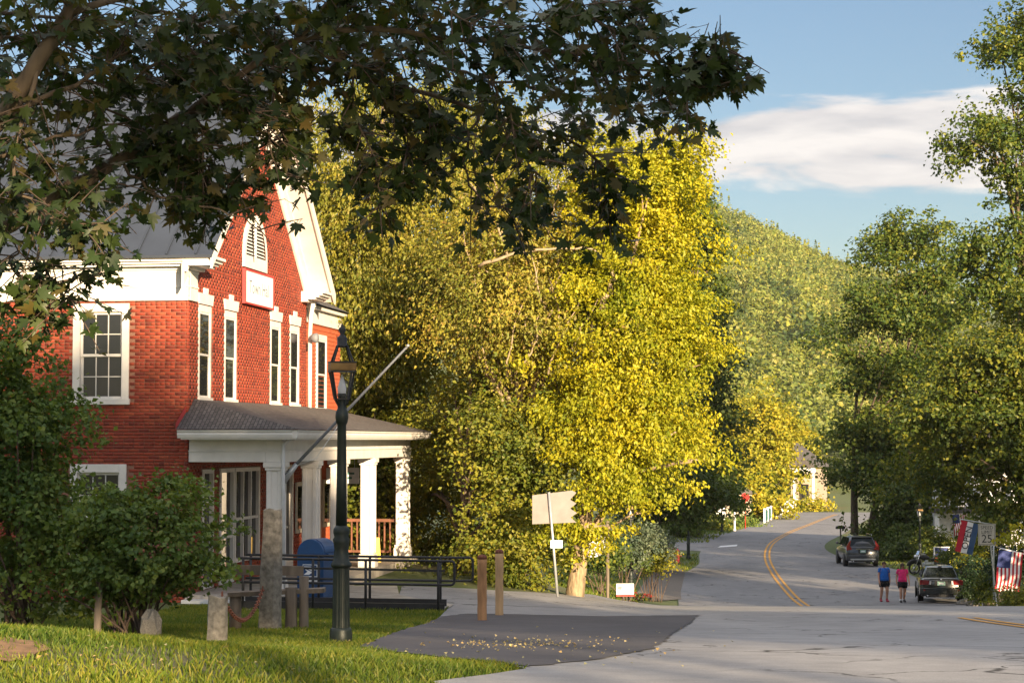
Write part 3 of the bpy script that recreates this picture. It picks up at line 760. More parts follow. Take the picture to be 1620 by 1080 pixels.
# doors and glazing under the porch
def lite(y0, y1, z0, z1, x=0, name='window', cols=1, rail=None, door=False):
    t = .09
    w = tb(MB().box(x - .1, x + .03, y0, y0 + t, z0, z1).box(x - .1, x + .03, y1 - t, y1, z0, z1).box(x - .1, x + .031, y0 + t, y1 - t, z1 - t, z1).box(x - .1, x + .031, y0 + t, y1 - t, z0, z0 + (.3 if door else t)), name, 'white_paint', bevel=.005)
    for i in range(cols):
        a = y0 + t + (y1 - y0 - 2 * t) * i / cols; b = y0 + t + (y1 - y0 - 2 * t) * (i + 1) / cols
        if i: tb(MB().box(x - .09, x + .02, a - .03, a + .03, z0 + t, z1 - t), 'mullion', 'white_paint').parent = w
        tb(MB().add([(x - .05, a, z0 + t), (x - .05, b, z0 + t), (x - .05, b, z1 - t), (x - .05, a, z1 - t)], [(0, 1, 2, 3)]), 'pane', 'glass').parent = w
    if rail: tb(MB().box(x - .06, x + .01, y0 + t, y1 - t, rail - .03, rail + .03), 'rail', 'white_paint').parent = w
    if door: tb(MB().lathe([(.0, 0), (.03, .01), (.035, .05), (0, .07)], 10, (x + .03, y0 + t * .6, -2.1), axis='x'), 'handle', 'steel').parent = w
    return w
lite(1.05, 1.85, -3.1, -.62, rail=-1.3); d_ = lite(2.35, 3.45, -3.1, -.62, name='door', door=True, rail=-2.1)
lite(3.5, 5.6, -2.7, -.62, cols=3, rail=-1.75); lite(7.9, 8.75, -3.1, -.62, name='door', door=True)
gl = tb(MB().box(WX - .02, WX + .06, 11.2, 12.25, -3.1, -.75), 'door', 'white_paint', bevel=.01)
tb(MB().lathe([(0, 0), (.03, .01), (.035, .06), (0, .08)], 10, (WX + .06, 11.32, -2.05), axis='x').lathe([(0, 0), (.03, .01), (.03, .02), (0, .03)], 10, (WX + .06, 11.32, -1.85), axis='x'), 'handle', 'steel', gl)
for (a, b, xx) in ((8.95, 9.85, .0), (12.5, 13.3, WX)):
    f_ = tb(MB().box(xx + .02, xx + .06, a, b, -2.3, -1.05), 'notice_case', 'sidewall_cream'); tb(MB().add([(xx + .062, a + .1, -2.2), (xx + .062, b - .1, -2.2), (xx + .062, b - .1, -1.15), (xx + .062, a + .1, -1.15)], [(0, 1, 2, 3)]), 'notice_pane', 'glass').parent = f_
# far end railing of the porch
rl = empty('porch_railing', (1.0, 13.72, FL - BZ), parent=TH)
MB().box(-.95, .62, -.05, .05, .92, 1.0).build('top_rail', 'brown_rail', rl); MB().box(-.95, .62, -.03, .03, .1, .16).build('bottom_rail', 'brown_rail', rl)
bl_ = None
for i in range(11):
    if bl_ is None: bl_ = MB().box(-.02, .02, -.02, .02, .16, .92).build('baluster', 'brown_rail', rl)
    else: c = bl_.copy(); COL.objects.link(c); c.location.x = 0
    (bl_ if i == 0 else c).location.x = -.9 + i * .15
def thing_at(name, lx, ly, lz, label, cat, rz=0, group=None):      # a thing placed in hall coordinates
    q = TH.matrix_basis @ Vector((lx, ly, lz - BZ))
    return empty(name, q, TH.rotation_euler.z + rz, label, cat, group)
bpy.context.view_layer.update()
# sign board on the gable
s_ = thing_at('hall_sign', .0, 5.2, 3.42, 'white framed sign board with red border on the brick gable', 'sign')
MB().box(.03, .09, -1.22, 1.22, -.36, .36).build('board', 'label_white', s_, bevel=.008)
MB().box(.03, .11, -1.25, 1.25, .352, .39).box(.03, .11, -1.25, 1.25, -.39, -.352).box(.03, .111, -1.26, -1.2, -.39, .39).box(.03, .111, 1.2, 1.26, -.39, .39).build('border', 'sign_red', s_)
text_mesh('lettering', 'Town Hall', .42, 'letter_pale', s_, Matrix.Translation((.092, 0, 0)) @ Matrix.Rotation(PI / 2, 4, 'Z') @ UPR)
# flagpole on the corner column
fp = thing_at('flagpole', PX + .17, PY0, -.75, 'bare slanting flagpole fixed to the corner porch column', 'flagpole')
tip = Vector((2.62, -.5, 2.6))
MB().tube([(0.0, 0, 0), tip * .45, tip], [.035, .03, .02], 8).build('pole', 'letter_grey', fp)
MB().lathe([(.0, -.02), (.04, -.01), (.04, .02), (0, .04)], 10, tip).build('finial', 'steel', fp)
MB().box(-.03, .01, -.07, .07, -.32, .12).tube([(-.02, 0, -.1), tip * .1], [.06, .05], 10).build('bracket', 'steel', fp)
MB().tube([tip * .08, tip * .25 + Vector((.02, 0, -.28)), tip * .5 + Vector((0, 0, -.05))], .006, 5).build('halyard', 'label_white', fp)
# hanging sign, hanging basket, cone, caution board
hs = thing_at('hanging_sign', 1.0, 9.9, -.9, 'small grey green board hanging under the porch ceiling', 'sign')
MB().box(-.42, .42, -.02, .02, -.2, .2).build('board', 'trim_grey', hs, bevel=.008); MB().bar((-.3, 0, .2), (-.3, 0, .9), .012, .012).bar((.3, 0, .2), (.3, 0, .9), .012, .012).build('chain', 'steel', hs)
MB().box(-.3, .3, -.026, -.021, .03, .08).box(-.24, .24, -.026, -.021, -.08, -.03).build('print', 'green_panel', hs)
cn = thing_at('traffic_cone', 1.3, 8.35, FL, 'orange traffic cone standing on the porch floor', 'cone')
MB().lathe([(.15, .03), (.03, .72), (.0, .73)], 14).build('cone', 'orange_plastic', cn); MB().box(-.19, .19, -.19, .19, 0, .035).build('base', 'letter_black', cn)
cb_ = thing_at('caution_board', 1.55, 11.2, FL, 'yellow folding caution board on the porch floor', 'sign', R(20))
MB().add([(-.15, -.12, 0), (.15, -.12, 0), (.12, 0, .62), (-.12, 0, .62)], [(0, 1, 2, 3)]).build('panel', 'yellow_plastic', cb_); MB().add([(-.15, .12, 0), (.15, .12, 0), (.12, .0, .621), (-.12, 0, .621)], [(0, 1, 2, 3)]).build('panel', 'yellow_plastic', cb_)

# ================================================================== things in front of the hall
# --- collection box
q = onG(503, 39.3)
mbx = empty('mailbox', q, R(-24), 'blue steel street mailbox with rounded top beside the ramp', 'mailbox')
w2, hh, dp = .29, 1.02, .27
arch = [(-w2, .22), (w2, .22)] + [(w2 * math.cos(a), hh + .02 + w2 * .98 * math.sin(a) - .0) for a in np.linspace(0, PI, 15)]
MB().prism(arch, -dp, dp, 'y').build('body', 'mail_blue', mbx, bevel=.008)
for sx in (-1, 1):
    for sy in (-1, 1): MB().box(sx * .25 - .03, sx * .25 + .03, sy * .22 - .03, sy * .22 + .03, -.05, .23).build('leg', 'mail_blue', mbx)
MB().box(-w2 - .006, w2 + .006, -dp - .012, dp + .012, .2, .25).build('skirt', 'mail_blue', mbx)
pr = [(w2 * math.cos(a) * 1.03, hh + .02 + w2 * 1.03 * math.sin(a)) for a in np.linspace(.12, 1.25, 7)]
ch = MB().prism(pr + [(p_[0] * .94, p_[1] - .02) for p_ in pr[::-1]], -.22, .22, 'y').build('chute_door', 'mail_blue', mbx)
MB().box(.295, .34, -.16, .16, 1.02, 1.05).build('handle', 'mail_blue', ch)
lb = MB().box(-.16, .16, -dp - .008, -dp - .002, .60, .84).build('label_panel', 'label_white', mbx)
MB().box(-.145, .145, -dp - .012, -dp - .009, .62, .825).build('label_field', 'mail_blue', lb)
MB().prism([(-.13, .80), (.02, .80), (.13, .735), (.03, .72), (-.12, .775)], -dp - .016, -dp - .013, 'y').prism([(-.12, .755), (.02, .705), (.10, .705), (-.02, .64), (-.135, .64), (-.05, .70)], -dp - .0165, -dp - .013, 'y').build('eagle_emblem', 'label_white', lb)
MB().box(-.17, .17, -dp - .010, -dp - .002, .50, .565).build('notice_strip', 'label_white', mbx)
# --- access ramp with pipe rails
ry0, ry1 = 37.75, 38.9; rx0, rx1 = -5.1, -1.25
def rz_(x): return float(np.interp(x, [rx0, -3.6, rx1], [-3.12, -3.14, g(rx1, 37.8) + .03]))
rp = empty('access_ramp', (rx1, ry0, g(rx1, ry0)), 0, 'concrete access ramp with dark kerbs and double black pipe handrails', 'ramp')
O = Vector(rp.location)
def rpt(x, y, h): return Vector((x, y, rz_(x) + h)) - O
ms = MB(); xs_ = np.linspace(rx0, rx1, 8)
for a, b in zip(xs_[:-1], xs_[1:]):
    ms.add([rpt(a, ry0, 0), rpt(b, ry0, 0), rpt(b, ry1, 0), rpt(a, ry1, 0), rpt(a, ry0, -.5), rpt(b, ry0, -.5)], [(0, 1, 2, 3), (0, 4, 5, 1)])
ms.build('slab', 'concrete', rp)
for yk in (ry0 + .03, ry1 - .03):
    MB().bar(rpt(rx0, yk, .06), rpt(-3.6, yk, .06), .06, .14).bar(rpt(-3.6, yk, .06), rpt(rx1, yk, .06), .06, .14).build('kerb', 'black_iron', rp)
MB().bar(rpt(rx0, ry0 - .02, -.12), rpt(rx1, ry0 - .02, -.06), .03, .12).build('edge_board', 'black_iron', rp)
for yk, xe in ((ry0 + .02, rx1 + .18), (ry1 - .02, rx1 + .50)):
    for h1, h2 in ((.92, .48),):
        def loop(ht, hb, x_end):
            top = [rpt(x, yk, ht) for x in np.linspace(rx0, rx1, 5)]; bot = [rpt(x, yk, hb) for x in np.linspace(rx1, rx0, 5)]
            zt, zb = top[-1].z, bot[0].z; xe_ = x_end - O.x; yy = yk - O.y; r = .07; pts = top
            for k in range(5): a = PI / 2 * (1 - k / 4); pts = pts + [Vector((xe_ - r + r * math.cos(a), yy, zt - r + r * math.sin(a)))]
            for k in range(5): a = -PI / 2 * (k / 4); pts = pts + [Vector((xe_ - r + r * math.cos(a), yy, zb + r + r * math.sin(a)))]
            return pts + bot
        MB().tube(loop(h1, h2, xe), .024, 8).build('handrail', 'black_iron', rp)
    for xp in (rx0 + .1, -3.7, -2.72, rx1 - .12):
        MB().tube([rpt(xp, yk, -.1), rpt(xp, yk, .92)], .026, 8).build('rail_post', 'black_iron', rp)
MB().bar(rpt(rx0, ry0 + .02, .76), rpt(rx1, ry0 + .02, .74), .04, .04).build('middle_rail', 'black_iron', rp)

# --- street lamps
def make_lamp(loc, label):
    L = empty('street_lamp', loc, R(12), label, 'street lamp', 'old fashioned street lamps')
    z = lambda y: (1018 - y) / 137.0
    r = lambda w: w / 2 / 137.0
    MB().lathe([(r(36), -.15), (r(36), z(1000)), (r(34), z(996)), (r(34), z(993)), (r(29), z(990))], 24).build('base', 'lamp_green', L)
    pf = []
    n_ = 48; ms = MB(); vs = []
    for (w_, y) in ((28, 991), (27, 960), (26.5, 930), (25.5, 897)):
        for k in range(n_):
            a = 2 * PI * k / n_; rr = r(w_) * (1 - .055 * (k % 4 in (0, 1))); vs.append((rr * math.cos(a), rr * math.sin(a), z(y)))
    ms.add(vs, [(i * n_ + k, i * n_ + (k + 1) % n_, (i + 1) * n_ + (k + 1) % n_, (i + 1) * n_ + k) for i in range(3) for k in range(n_)]); ms.build('fluted_shaft', 'lamp_green', L)
    MB().lathe([(r(26), z(897)), (r(33), z(894)), (r(33), z(890)), (r(26), z(886)), (r(22), z(868)), (r(25), z(858)), (r(27), z(852)), (r(22), z(848)), (r(26), z(842)), (r(26), z(836)), (r(18), z(830))], 24).build('collar', 'lamp_green', L)
    MB().lathe([(r(18), z(831)), (r(16), z(760)), (r(14), z(672)), (r(18), z(668)), (r(21), z(660)), (r(20), z(652)), (r(14), z(646)), (r(13), z(628)), (r(15), z(626)), (r(15), z(622)), (0, z(621))], 20).build('pole', 'lamp_green', L)
    la = empty('lantern', (0, 0, 0), parent=L)
    c45 = lambda w, y: [(sx * r(w) * .93, sy * r(w) * .93, z(y)) for sx, sy in ((-1, -1), (1, -1), (1, 1), (-1, 1))]
    bot, top, cap = c45(22, 631), c45(40, 582), c45(15, 546)
    ms = MB()
    for k in range(4):
        ms.bar(bot[k], top[k], .019, .019); ms.bar(top[k], cap[k], .017, .017); ms.bar(bot[k], bot[(k + 1) % 4], .014, .014)
        ms.bar((0, 0, z(652)), bot[k], .014, .014)
    ms.build('frame', 'black_iron', la)
    MB().lathe([(r(43) * 1.3, z(586)), (r(44) * 1.3, z(584)), (r(44) * 1.3, z(576)), (r(42) * 1.3, z(573.5))], 4, square=True, smooth=False).build('band', 'brass', la)
    MB().lathe([(r(45) * 1.3, z(588.2)), (r(45) * 1.3, z(586))], 4, square=True, smooth=False).lathe([(r(45) * 1.3, z(573.6)), (r(45) * 1.3, z(571.5))], 4, square=True, smooth=False).build('band_edge', 'black_iron', la)
    for k in range(4):
        k2 = (k + 1) % 4
        MB().add([bot[k], bot[k2], top[k2], top[k]], [(0, 1, 2, 3)]).build('pane', 'lantern_glass', la)
    MB().lathe([(r(19), z(549)), (r(20), z(546)), (r(16), z(545)), (r(16), z(535)), (r(15), z(533)), (r(8), z(530)), (r(6), z(528)), (r(12), z(522)), (r(10), z(518)), (r(4), z(516)), (r(5), z(514)), (0, z(511))], 16).build('chimney', 'black_iron', la)
    MB().lathe([(r(7), z(629)), (r(12), z(625)), (r(14), z(614)), (r(9), z(604)), (r(4), z(596)), (0, z(591))], 14).build('bulb', 'frosted', la)
    return L
lamp0 = make_lamp(onG(541, 23.4), 'green cast iron lamp post with four sided lantern on the lawn edge')
for (px, d, lab) in ((1088, 121, 'dark lamp post on the grass island beside the hydrant'), (1141, 160, 'dark lamp post standing on the grass beyond the side street'),
                     (1204, 205, 'small distant lamp post beside the green panelled railing'), (997, 66, 'dark lamp post among the shrubs behind the oval sign'),
                     (1453, 112, 'lamp post with pale head behind the motorcycle')):
    c = copy_tree(lamp0); c.location = onG(px, d); c['label'] = lab

# --- granite posts and chain, bench, timber posts
def rough_post(name, loc, h, w0, w1, mat, label, cat, lean=(0, 0), group=None, n=10):
    vs = []; N = 9
    for i in range(N):
        t = i / (N - 1); w_ = w0 + (w1 - w0) * t
        for k in range(n):
            a = 2 * PI * k / n; sq = 1 / max(abs(math.cos(a + .3)), abs(math.sin(a + .3))) ; rr = w_ / 2 * (.55 + .45 * sq) * rnd.uniform(.93, 1.05)
            vs.append((rr * math.cos(a) + lean[0] * t * h, rr * math.sin(a) * .85 + lean[1] * t * h, -.2 + (h + .2) * t + (rnd.uniform(-.03, .02) if i == N - 1 else 0)))
    m_ = MB().add(vs, [(i * n + k, i * n + (k + 1) % n, (i + 1) * n + (k + 1) % n, (i + 1) * n + k) for i in range(N - 1) for k in range(n)] + [tuple((N - 1) * n + k for k in range(n))])
    o = m_.build(name, mat, loc=loc); return tag(o, label, cat, group)
gp1 = onG(428, 28.6); gp2 = onG(346, 23.6)
rough_post('stone_post', gp1, 1.72, .33, .27, 'granite', 'tall weathered granite post in front of the porch', 'post', (.025, 0))
rough_post('stone_post', gp2, .56, .25, .22, 'granite', 'short granite post half hidden by the green shrub', 'post', (.02, 0))
a, b = gp1 + Vector((-.08, -.1, .62)), gp2 + Vector((.05, .05, .56))
chn = empty('chain', a, 0, 'rusty chain slung between the two granite posts', 'chain'); ln = None
tor = MB(); 
for k in range(10):
    pass
def ring():
    m_ = MB(); pts = [(.045 * math.cos(t) * 1.0, 0, .026 * math.sin(t)) for t in np.linspace(0, 2 * PI, 11)]
    return m_.tube(pts, .009, 5, cap=False)
NL = 52
for i in range(NL):
    t = i / (NL - 1); p_ = a.lerp(b, t) + Vector((0, 0, -.36 * 4 * t * (1 - t))) ; t2 = min(1, t + .02); p2 = a.lerp(b, t2) + Vector((0, 0, -.36 * 4 * t2 * (1 - t2)))
    o_ = ring().build('link', 'rust', chn) if ln is None else ln.copy()
    if ln is not None: COL.objects.link(o_)
    ln = ln or o_; o_.location = p_ - a
    dr = (p2 - p_) if t < 1 else Vector((0, 0, 1)); e = dr.to_track_quat('X', 'Z'); o_.rotation_mode = 'QUATERNION'
    from mathutils import Quaternion
    o_.rotation_quaternion = e @ Quaternion((1, 0, 0), (PI / 2) * (i % 2))
bq = onG(468, 28.9)
bn = empty('rustic_bench', bq, 0, 'weathered timber bench on stump legs beside the tall granite post', 'bench')
for (dx, w_, h_) in ((-.05, .18, .62), (.13, .14, .78)):
    m_ = MB(); m_.lathe([(w_ / 2 * 1.05, -.2), (w_ / 2, 0), (w_ / 2 * .92, h_ * .5), (w_ / 2, h_)], 9, (dx, 0, 0)); m_.build('leg', 'old_wood', bn)
MB().bar((-.95, .1, .52), (.42, .1, .58), .3, .06).build('seat', 'old_wood', bn); MB().bar((-.95, .22, .86), (.1, .22, .84), .04, .14).build('backrest', 'old_wood', bn)
for dx in (-.85,): MB().lathe([(.09, -.2), (.085, .5)], 9, (dx, .05, 0)).build('leg', 'old_wood', bn)
def timber(px, py_, d, h, w_, mat, label, cap=False):
    loc = onG(px, d); t = empty('timber_post', loc, 0, label, 'post')
    m_ = MB(); N = 14; n = 12; vs = []
    for i in range(N):
        for k in range(n):
            a_ = 2 * PI * k / n; rr = w_ / 2 * rnd.uniform(.94, 1.03); vs.append((rr * math.cos(a_), rr * math.sin(a_), -.2 + (h + .2) * i / (N - 1)))
    m_.add(vs, [(i * n + k, i * n + (k + 1) % n, (i + 1) * n + (k + 1) % n, (i + 1) * n + k) for i in range(N - 1) for k in range(n)] + [tuple((N - 1) * n + k for k in range(n))], smooth=True); m_.build('shaft', mat, t)
    MB().lathe([(w_ / 2 * 1.04, h - .02), (w_ / 2 * 1.02, h + .02), (w_ / 2 * .6, h + .05), (0, h + .055)], 12).build('cap', 'steel' if cap else 'rust', t)
timber(763, 985, 34.2, 1.08, .16, 'post_wood', 'reddish split timber post on the dark paving')
timber(790, 977, 36.6, 1.16, .15, 'post_wood_pale', 'pale timber post with rounded metal cap behind the reddish one')
rough_post('old_post', onG(157, 26.0), .72, .10, .08, 'old_wood', 'thin old wooden post inside the shrubs by the brick wall', 'post', (.03, 0))
rk = MB(); bmx = bmesh.new(); bmesh.ops.create_icosphere(bmx, subdivisions=2, radius=1)
for v in bmx.verts: v.co *= 1 + .25 * rnd.uniform(-1, 1)
me = bpy.data.meshes.new('boulder'); bmx.to_mesh(me); bmx.free(); me.materials.append(MAT['granite'])
def rock(px, d, s, label):
    o = bpy.data.objects.new('boulder', me); COL.objects.link(o); o.location = onG(px, d) + Vector((0, 0, s[2] * .4)); o.scale = s; o.rotation_euler = (0, 0, rnd.uniform(0, 6)); tag(o, label, 'rock')
rock(243, 25.8, (.14, .12, .26), 'small grey upright stone under the green shrub')
rock(1535, 80, (.5, .3, .2), 'flat grey rock edging the verge by the flag'); rock(1520, 82, (.35, .25, .16), 'low rock beside the parked sedan verge')
tag(MB().bar((0, 0, .12), (1.0, .15, .14), .2, .2).build('timber_sleeper', 'old_wood', loc=onG(1553, 78)), 'old timber sleeper lying on the verge by the speed sign', 'timber')

# ================================================================== signs
q = onG(883, 47.5)
sg = empty('direction_sign', q, R(4), 'back of a stacked arrow board sign on a leaning pole by the tree', 'sign')
s = F / 47.5
def rel(px, py, base=q, d=47.5): p_ = P(px, py, d); return p_ - base
MB().tube([(0, 0, -.2), rel(868, 778) + Vector((0, -.05, 0))], .032, 8).build('pole', 'steel', sg)
pts = [rel(*p_) for p_ in ((842, 783), (905, 775.5), (912, 779), (902, 790), (912, 796), (902, 804), (913, 811), (903, 818), (912, 826), (842, 828.5))]
MB().prism([(p_.x, p_.z) for p_ in pts], 0, .03, 'y').build('board', 'sign_back', sg)
pl = rel(880, 860); MB().box(pl.x - .14, pl.x + .14, -.07, -.055, pl.z - .09, pl.z + .09).build('plate', 'label_white', sg)
# oval hanging sign behind the trunk
q = onG(952, 60); ov = empty('oval_sign', q, R(-5), 'pale blue grey shield shaped board hanging from a post by the shrubs', 'sign')
c_ = P(938, 864, 60) - q; w_ = .36
sh = [(c_.x - w_, c_.z + .32), (c_.x + w_, c_.z + .32)] + [(c_.x + w_ * math.cos(a), c_.z - .0 + .32 * math.sin(a)) for a in np.linspace(0, -PI, 11)]
MB().prism(sh, -.02, .02, 'y').build('board', 'frosted', ov); MB().tube([(.16, .02, -.2), (.16, .02, c_.z + .75)], .05, 8).bar((.16, .02, c_.z + .6), (c_.x - .3, .02, c_.z + .6), .05, .06).build('post', 'old_wood', ov)
for k, zz in enumerate((.18, .06, -.06, -.17)): MB().box(c_.x - .26 + .04 * k, c_.x + .26 - .04 * k, -.026, -.021, c_.z + zz - .02, c_.z + zz + .02).build('print', 'letter_grey', ov)
MB().bar((c_.x - .25, .0, c_.z + .3), (c_.x - .25, .0, c_.z + .6), .015, .015).bar((c_.x + .25, .0, c_.z + .3), (c_.x + .25, .0, c_.z + .6), .015, .015).build('hanger', 'black_iron', ov)
# yard sign
q = onG(988, 57.5); ys_ = empty('yard_sign', q, R(6), 'small white yard sign with red bottom stripe on the grass', 'sign')
MB().box(-.25, .25, -.012, .012, .22, .52).build('panel', 'label_white', ys_); MB().box(-.251, .251, -.014, .014, .16, .22).build('stripe', 'red_paint', ys_)
MB().box(-.06, -.04, -.01, .01, -.2, .2).box(.04, .06, -.01, .01, -.2, .2).build('stake', 'black_iron', ys_); MB().prism([(-.22, .36), (-.1, .34), (-.08, .44), (-.2, .46)], -.016, -.013, 'y').build('picture', 'letter_grey', ys_)
# speed limit sign
d = 72; q = onG(1571, d); sl = empty('speed_limit_sign', q, R(3), 'white speed limit 25 sign on a grey post', 'sign')
c_ = P(1561, 845, d) - q
MB().box(c_.x - .31, c_.x + .31, -.01, .01, c_.z - .38, c_.z + .38).build('panel', 'sidewall_cream', sl)
mbd = MB(); 
for (x0, x1, z0, z1) in ((-.29, .29, .345, .36), (-.29, .29, -.36, -.345), (-.29, -.278, -.345, .345), (.278, .29, -.345, .345)): mbd.box(c_.x + x0, c_.x + x1, -.0135, -.0105, c_.z + z0, c_.z + z1)
mbd.build('border', 'letter_black', sl)
for t_, sz, dz_ in (('SPEED', .17, .24), ('LIMIT', .17, .08), ('25', .40, -.16)): text_mesh('lettering', t_, sz, 'letter_black', sl, Matrix.Translation((c_.x, -.013, c_.z + dz_)) @ UPR)
MB().bar((.10, .03, -.3), (c_.x + .08, .03, c_.z + .36), .07, .04).build('post', 'steel', sl)
rough_post('verge_post', onG(1581, 70), 1.0, .28, .26, 'old_wood', 'round topped wooden post on the verge beside the speed limit sign', 'post')

# ================================================================== flags
def us_flag(w_, h_, name, mats_parent, tilt=0, sag=0.0):
    """hangs from its top edge stripe-end; local x along fly, -z down"""
    nx, nz = 26, 13; vs = []
    for j in range(nz + 1):
        for i in range(nx + 1):
            u, v_ = i / nx, j / nz
            vs.append((u * w_ + .02 * math.sin(v_ * 9) * u, .05 * math.sin(u * 11 + v_ * 2.0) * (.3 + u), -v_ * h_))
    m_ = MB(); 
    for j in range(nz):
        for i in range(nx):
            mi = 2 if (i < nx * .4 and j < 7) else (0 if j % 2 == 0 else 1)
            k = j * (nx + 1) + i; m_.add([vs[k], vs[k + 1], vs[k + nx + 2], vs[k + nx + 1]], [(0, 1, 2, 3)], mi, True)
    # stars
    for r_ in range(9):
        for c__ in range(6 if r_ % 2 == 0 else 5):
            u = (.033 * (1 + 2 * c__) if r_ % 2 == 0 else .033 * (2 + 2 * c__)); v_ = .054 * (r_ + 1)
            x, z = u * w_, -v_ * h_; y = .05 * math.sin(u * 11 + v_ * 2) * (.3 + u)
            st = []
            for k in range(10):
                a_ = PI / 2 + k * PI / 5; rr = (.031 if k % 2 == 0 else .013) * h_; st.append((x + rr * math.cos(a_), y - .006, z + rr * math.sin(a_)))
            m_.add(st, [tuple(range(10))], 1)
    return m_
d = 66; tl = P(1583, 868, d); tr_ = P(1617, 875, d); base = onG(1640, d)
fl = empty('american_flag', base, 0, 'large american flag hanging from a white angled pole over the hedge', 'flag')
# hangs with stripes running down: x axis of the flag points down
M = Matrix.Translation(tl - base + Vector((-.06, 0, -.03))) @ Matrix.Rotation(R(96), 4, 'Y') @ Matrix.Rotation(R(180), 4, 'X') 
us_flag(1.32, .80, 'cloth', fl).xform(M).build('cloth', ['flag_red', 'flag_white', 'flag_blue'], fl)
MB().tube([tl - base + Vector((-.02, .01, .03)), tr_ - base + Vector((.3, 0, -.08))], .022, 8).build('pole', 'label_white', fl)
MB().bar((.0, .05, -.3), tr_ - base + Vector((.3, .05, -.0)), .1, .1).build('post', 'old_wood', fl)
d = 104; tl = P(1512, 817, d); base = onG(1500, d + 1.2)
f2 = empty('american_flag', base, 0, 'small american flag half hidden by leaves above the white porch', 'flag')
us_flag(1.1, .7, 'c', f2).xform(Matrix.Translation(tl - base + Vector((-.2, 0, .1))) @ Matrix.Rotation(R(84), 4, 'Y') @ Matrix.Rotation(PI, 4, 'X')).build('cloth', ['flag_red', 'flag_white', 'flag_blue'], f2)
MB().tube([(.9, .3, 2.6), tl - base + Vector((-.35, 0, .3))], .02, 6).build('pole', 'label_white', f2)
d = 74; c_ = P(1530, 850, d); base = onG(1545, d)
fo = empty('open_flag', base, 0, 'red white and blue hanging flag with vertical OPEN lettering', 'flag')
M = Matrix.Translation(c_ - base) @ Matrix.Rotation(R(14), 4, 'Y')
fw, fh = .66, 1.15
for k, (mm, nm) in enumerate((('flag_red', 'stripe'), ('flag_white', 'stripe'), ('flag_teal', 'stripe'))):
    m_ = MB(); N = 10; vs = []
    for i in range(N + 1):
        for j in (0, 1):
            x = -fw / 2 + fw * (k + j) / 3; z = fh / 2 - fh * i / N; vs.append((x, .02 * math.sin(z * 5) + .03 * (x), z))
    m_.add(vs, [(2 * i, 2 * i + 1, 2 * i + 3, 2 * i + 2) for i in range(N)], 0, True); m_.xform(M).build(nm, mm, fo)
text_mesh('lettering', 'OPEN', .33, 'letter_black', fo, M @ Matrix.Translation((.0, -.035, 0)) @ Matrix.Rotation(R(-90), 4, 'Y') @ UPR, .004)
MB().tube([M @ Vector((-fw / 2 - .05, 0, fh / 2 + .02)), M @ Vector((fw / 2 + .5, 0, fh / 2 + .12))], .02, 6).tube([M @ Vector((fw / 2 + .5, 0, fh / 2 + .12)), Vector(M @ Vector((fw / 2 + .5, 0, fh / 2))) * 1.0 + Vector((0, 0, -2.6))], .03, 6).build('pole', 'steel', fo)

# ================================================================== vehicles
def loft(m_, secs, mi=0, close=True, smooth=True):
    n = len(secs[0]); vs = [p_ for s_ in secs for p_ in s_]; fs = []
    for i in range(len(secs) - 1):
        for k in range(n): fs.append((i * n + k, i * n + (k + 1) % n, (i + 1) * n + (k + 1) % n, (i + 1) * n + k))
    fs.append(tuple(range(n - 1, -1, -1))); fs.append(tuple((len(secs) - 1) * n + k for k in range(n)))
    m_.add(vs, fs, mi, smooth); return m_
def body_sec(y, w, zb, zs, zt):
    h = [(0, zb), (w * .86, zb), (w * .97, zb + .10), (w, zb + (zs - zb) * .45), (w * .985, zs - .05), (w * .95, zs), (w * .80, zt), (w * .4, zt + .012), (0, zt + .018)]
    return [(x, y, z) for x, z in h] + [(-x, y, z) for x, z in h[-2:0:-1]]
def cab_sec(y, w0, w1, z0, z1):
    h = [(0, z0), (w0, z0), (w0 * .985, z0 + .05), (w1 * 1.02, z1 - .08), (w1 * .9, z1 - .015), (w1 * .5, z1 + .01), (0, z1 + .015)]
    return [(x, y, z) for x, z in h] + [(-x, y, z) for x, z in h[-2:0:-1]]
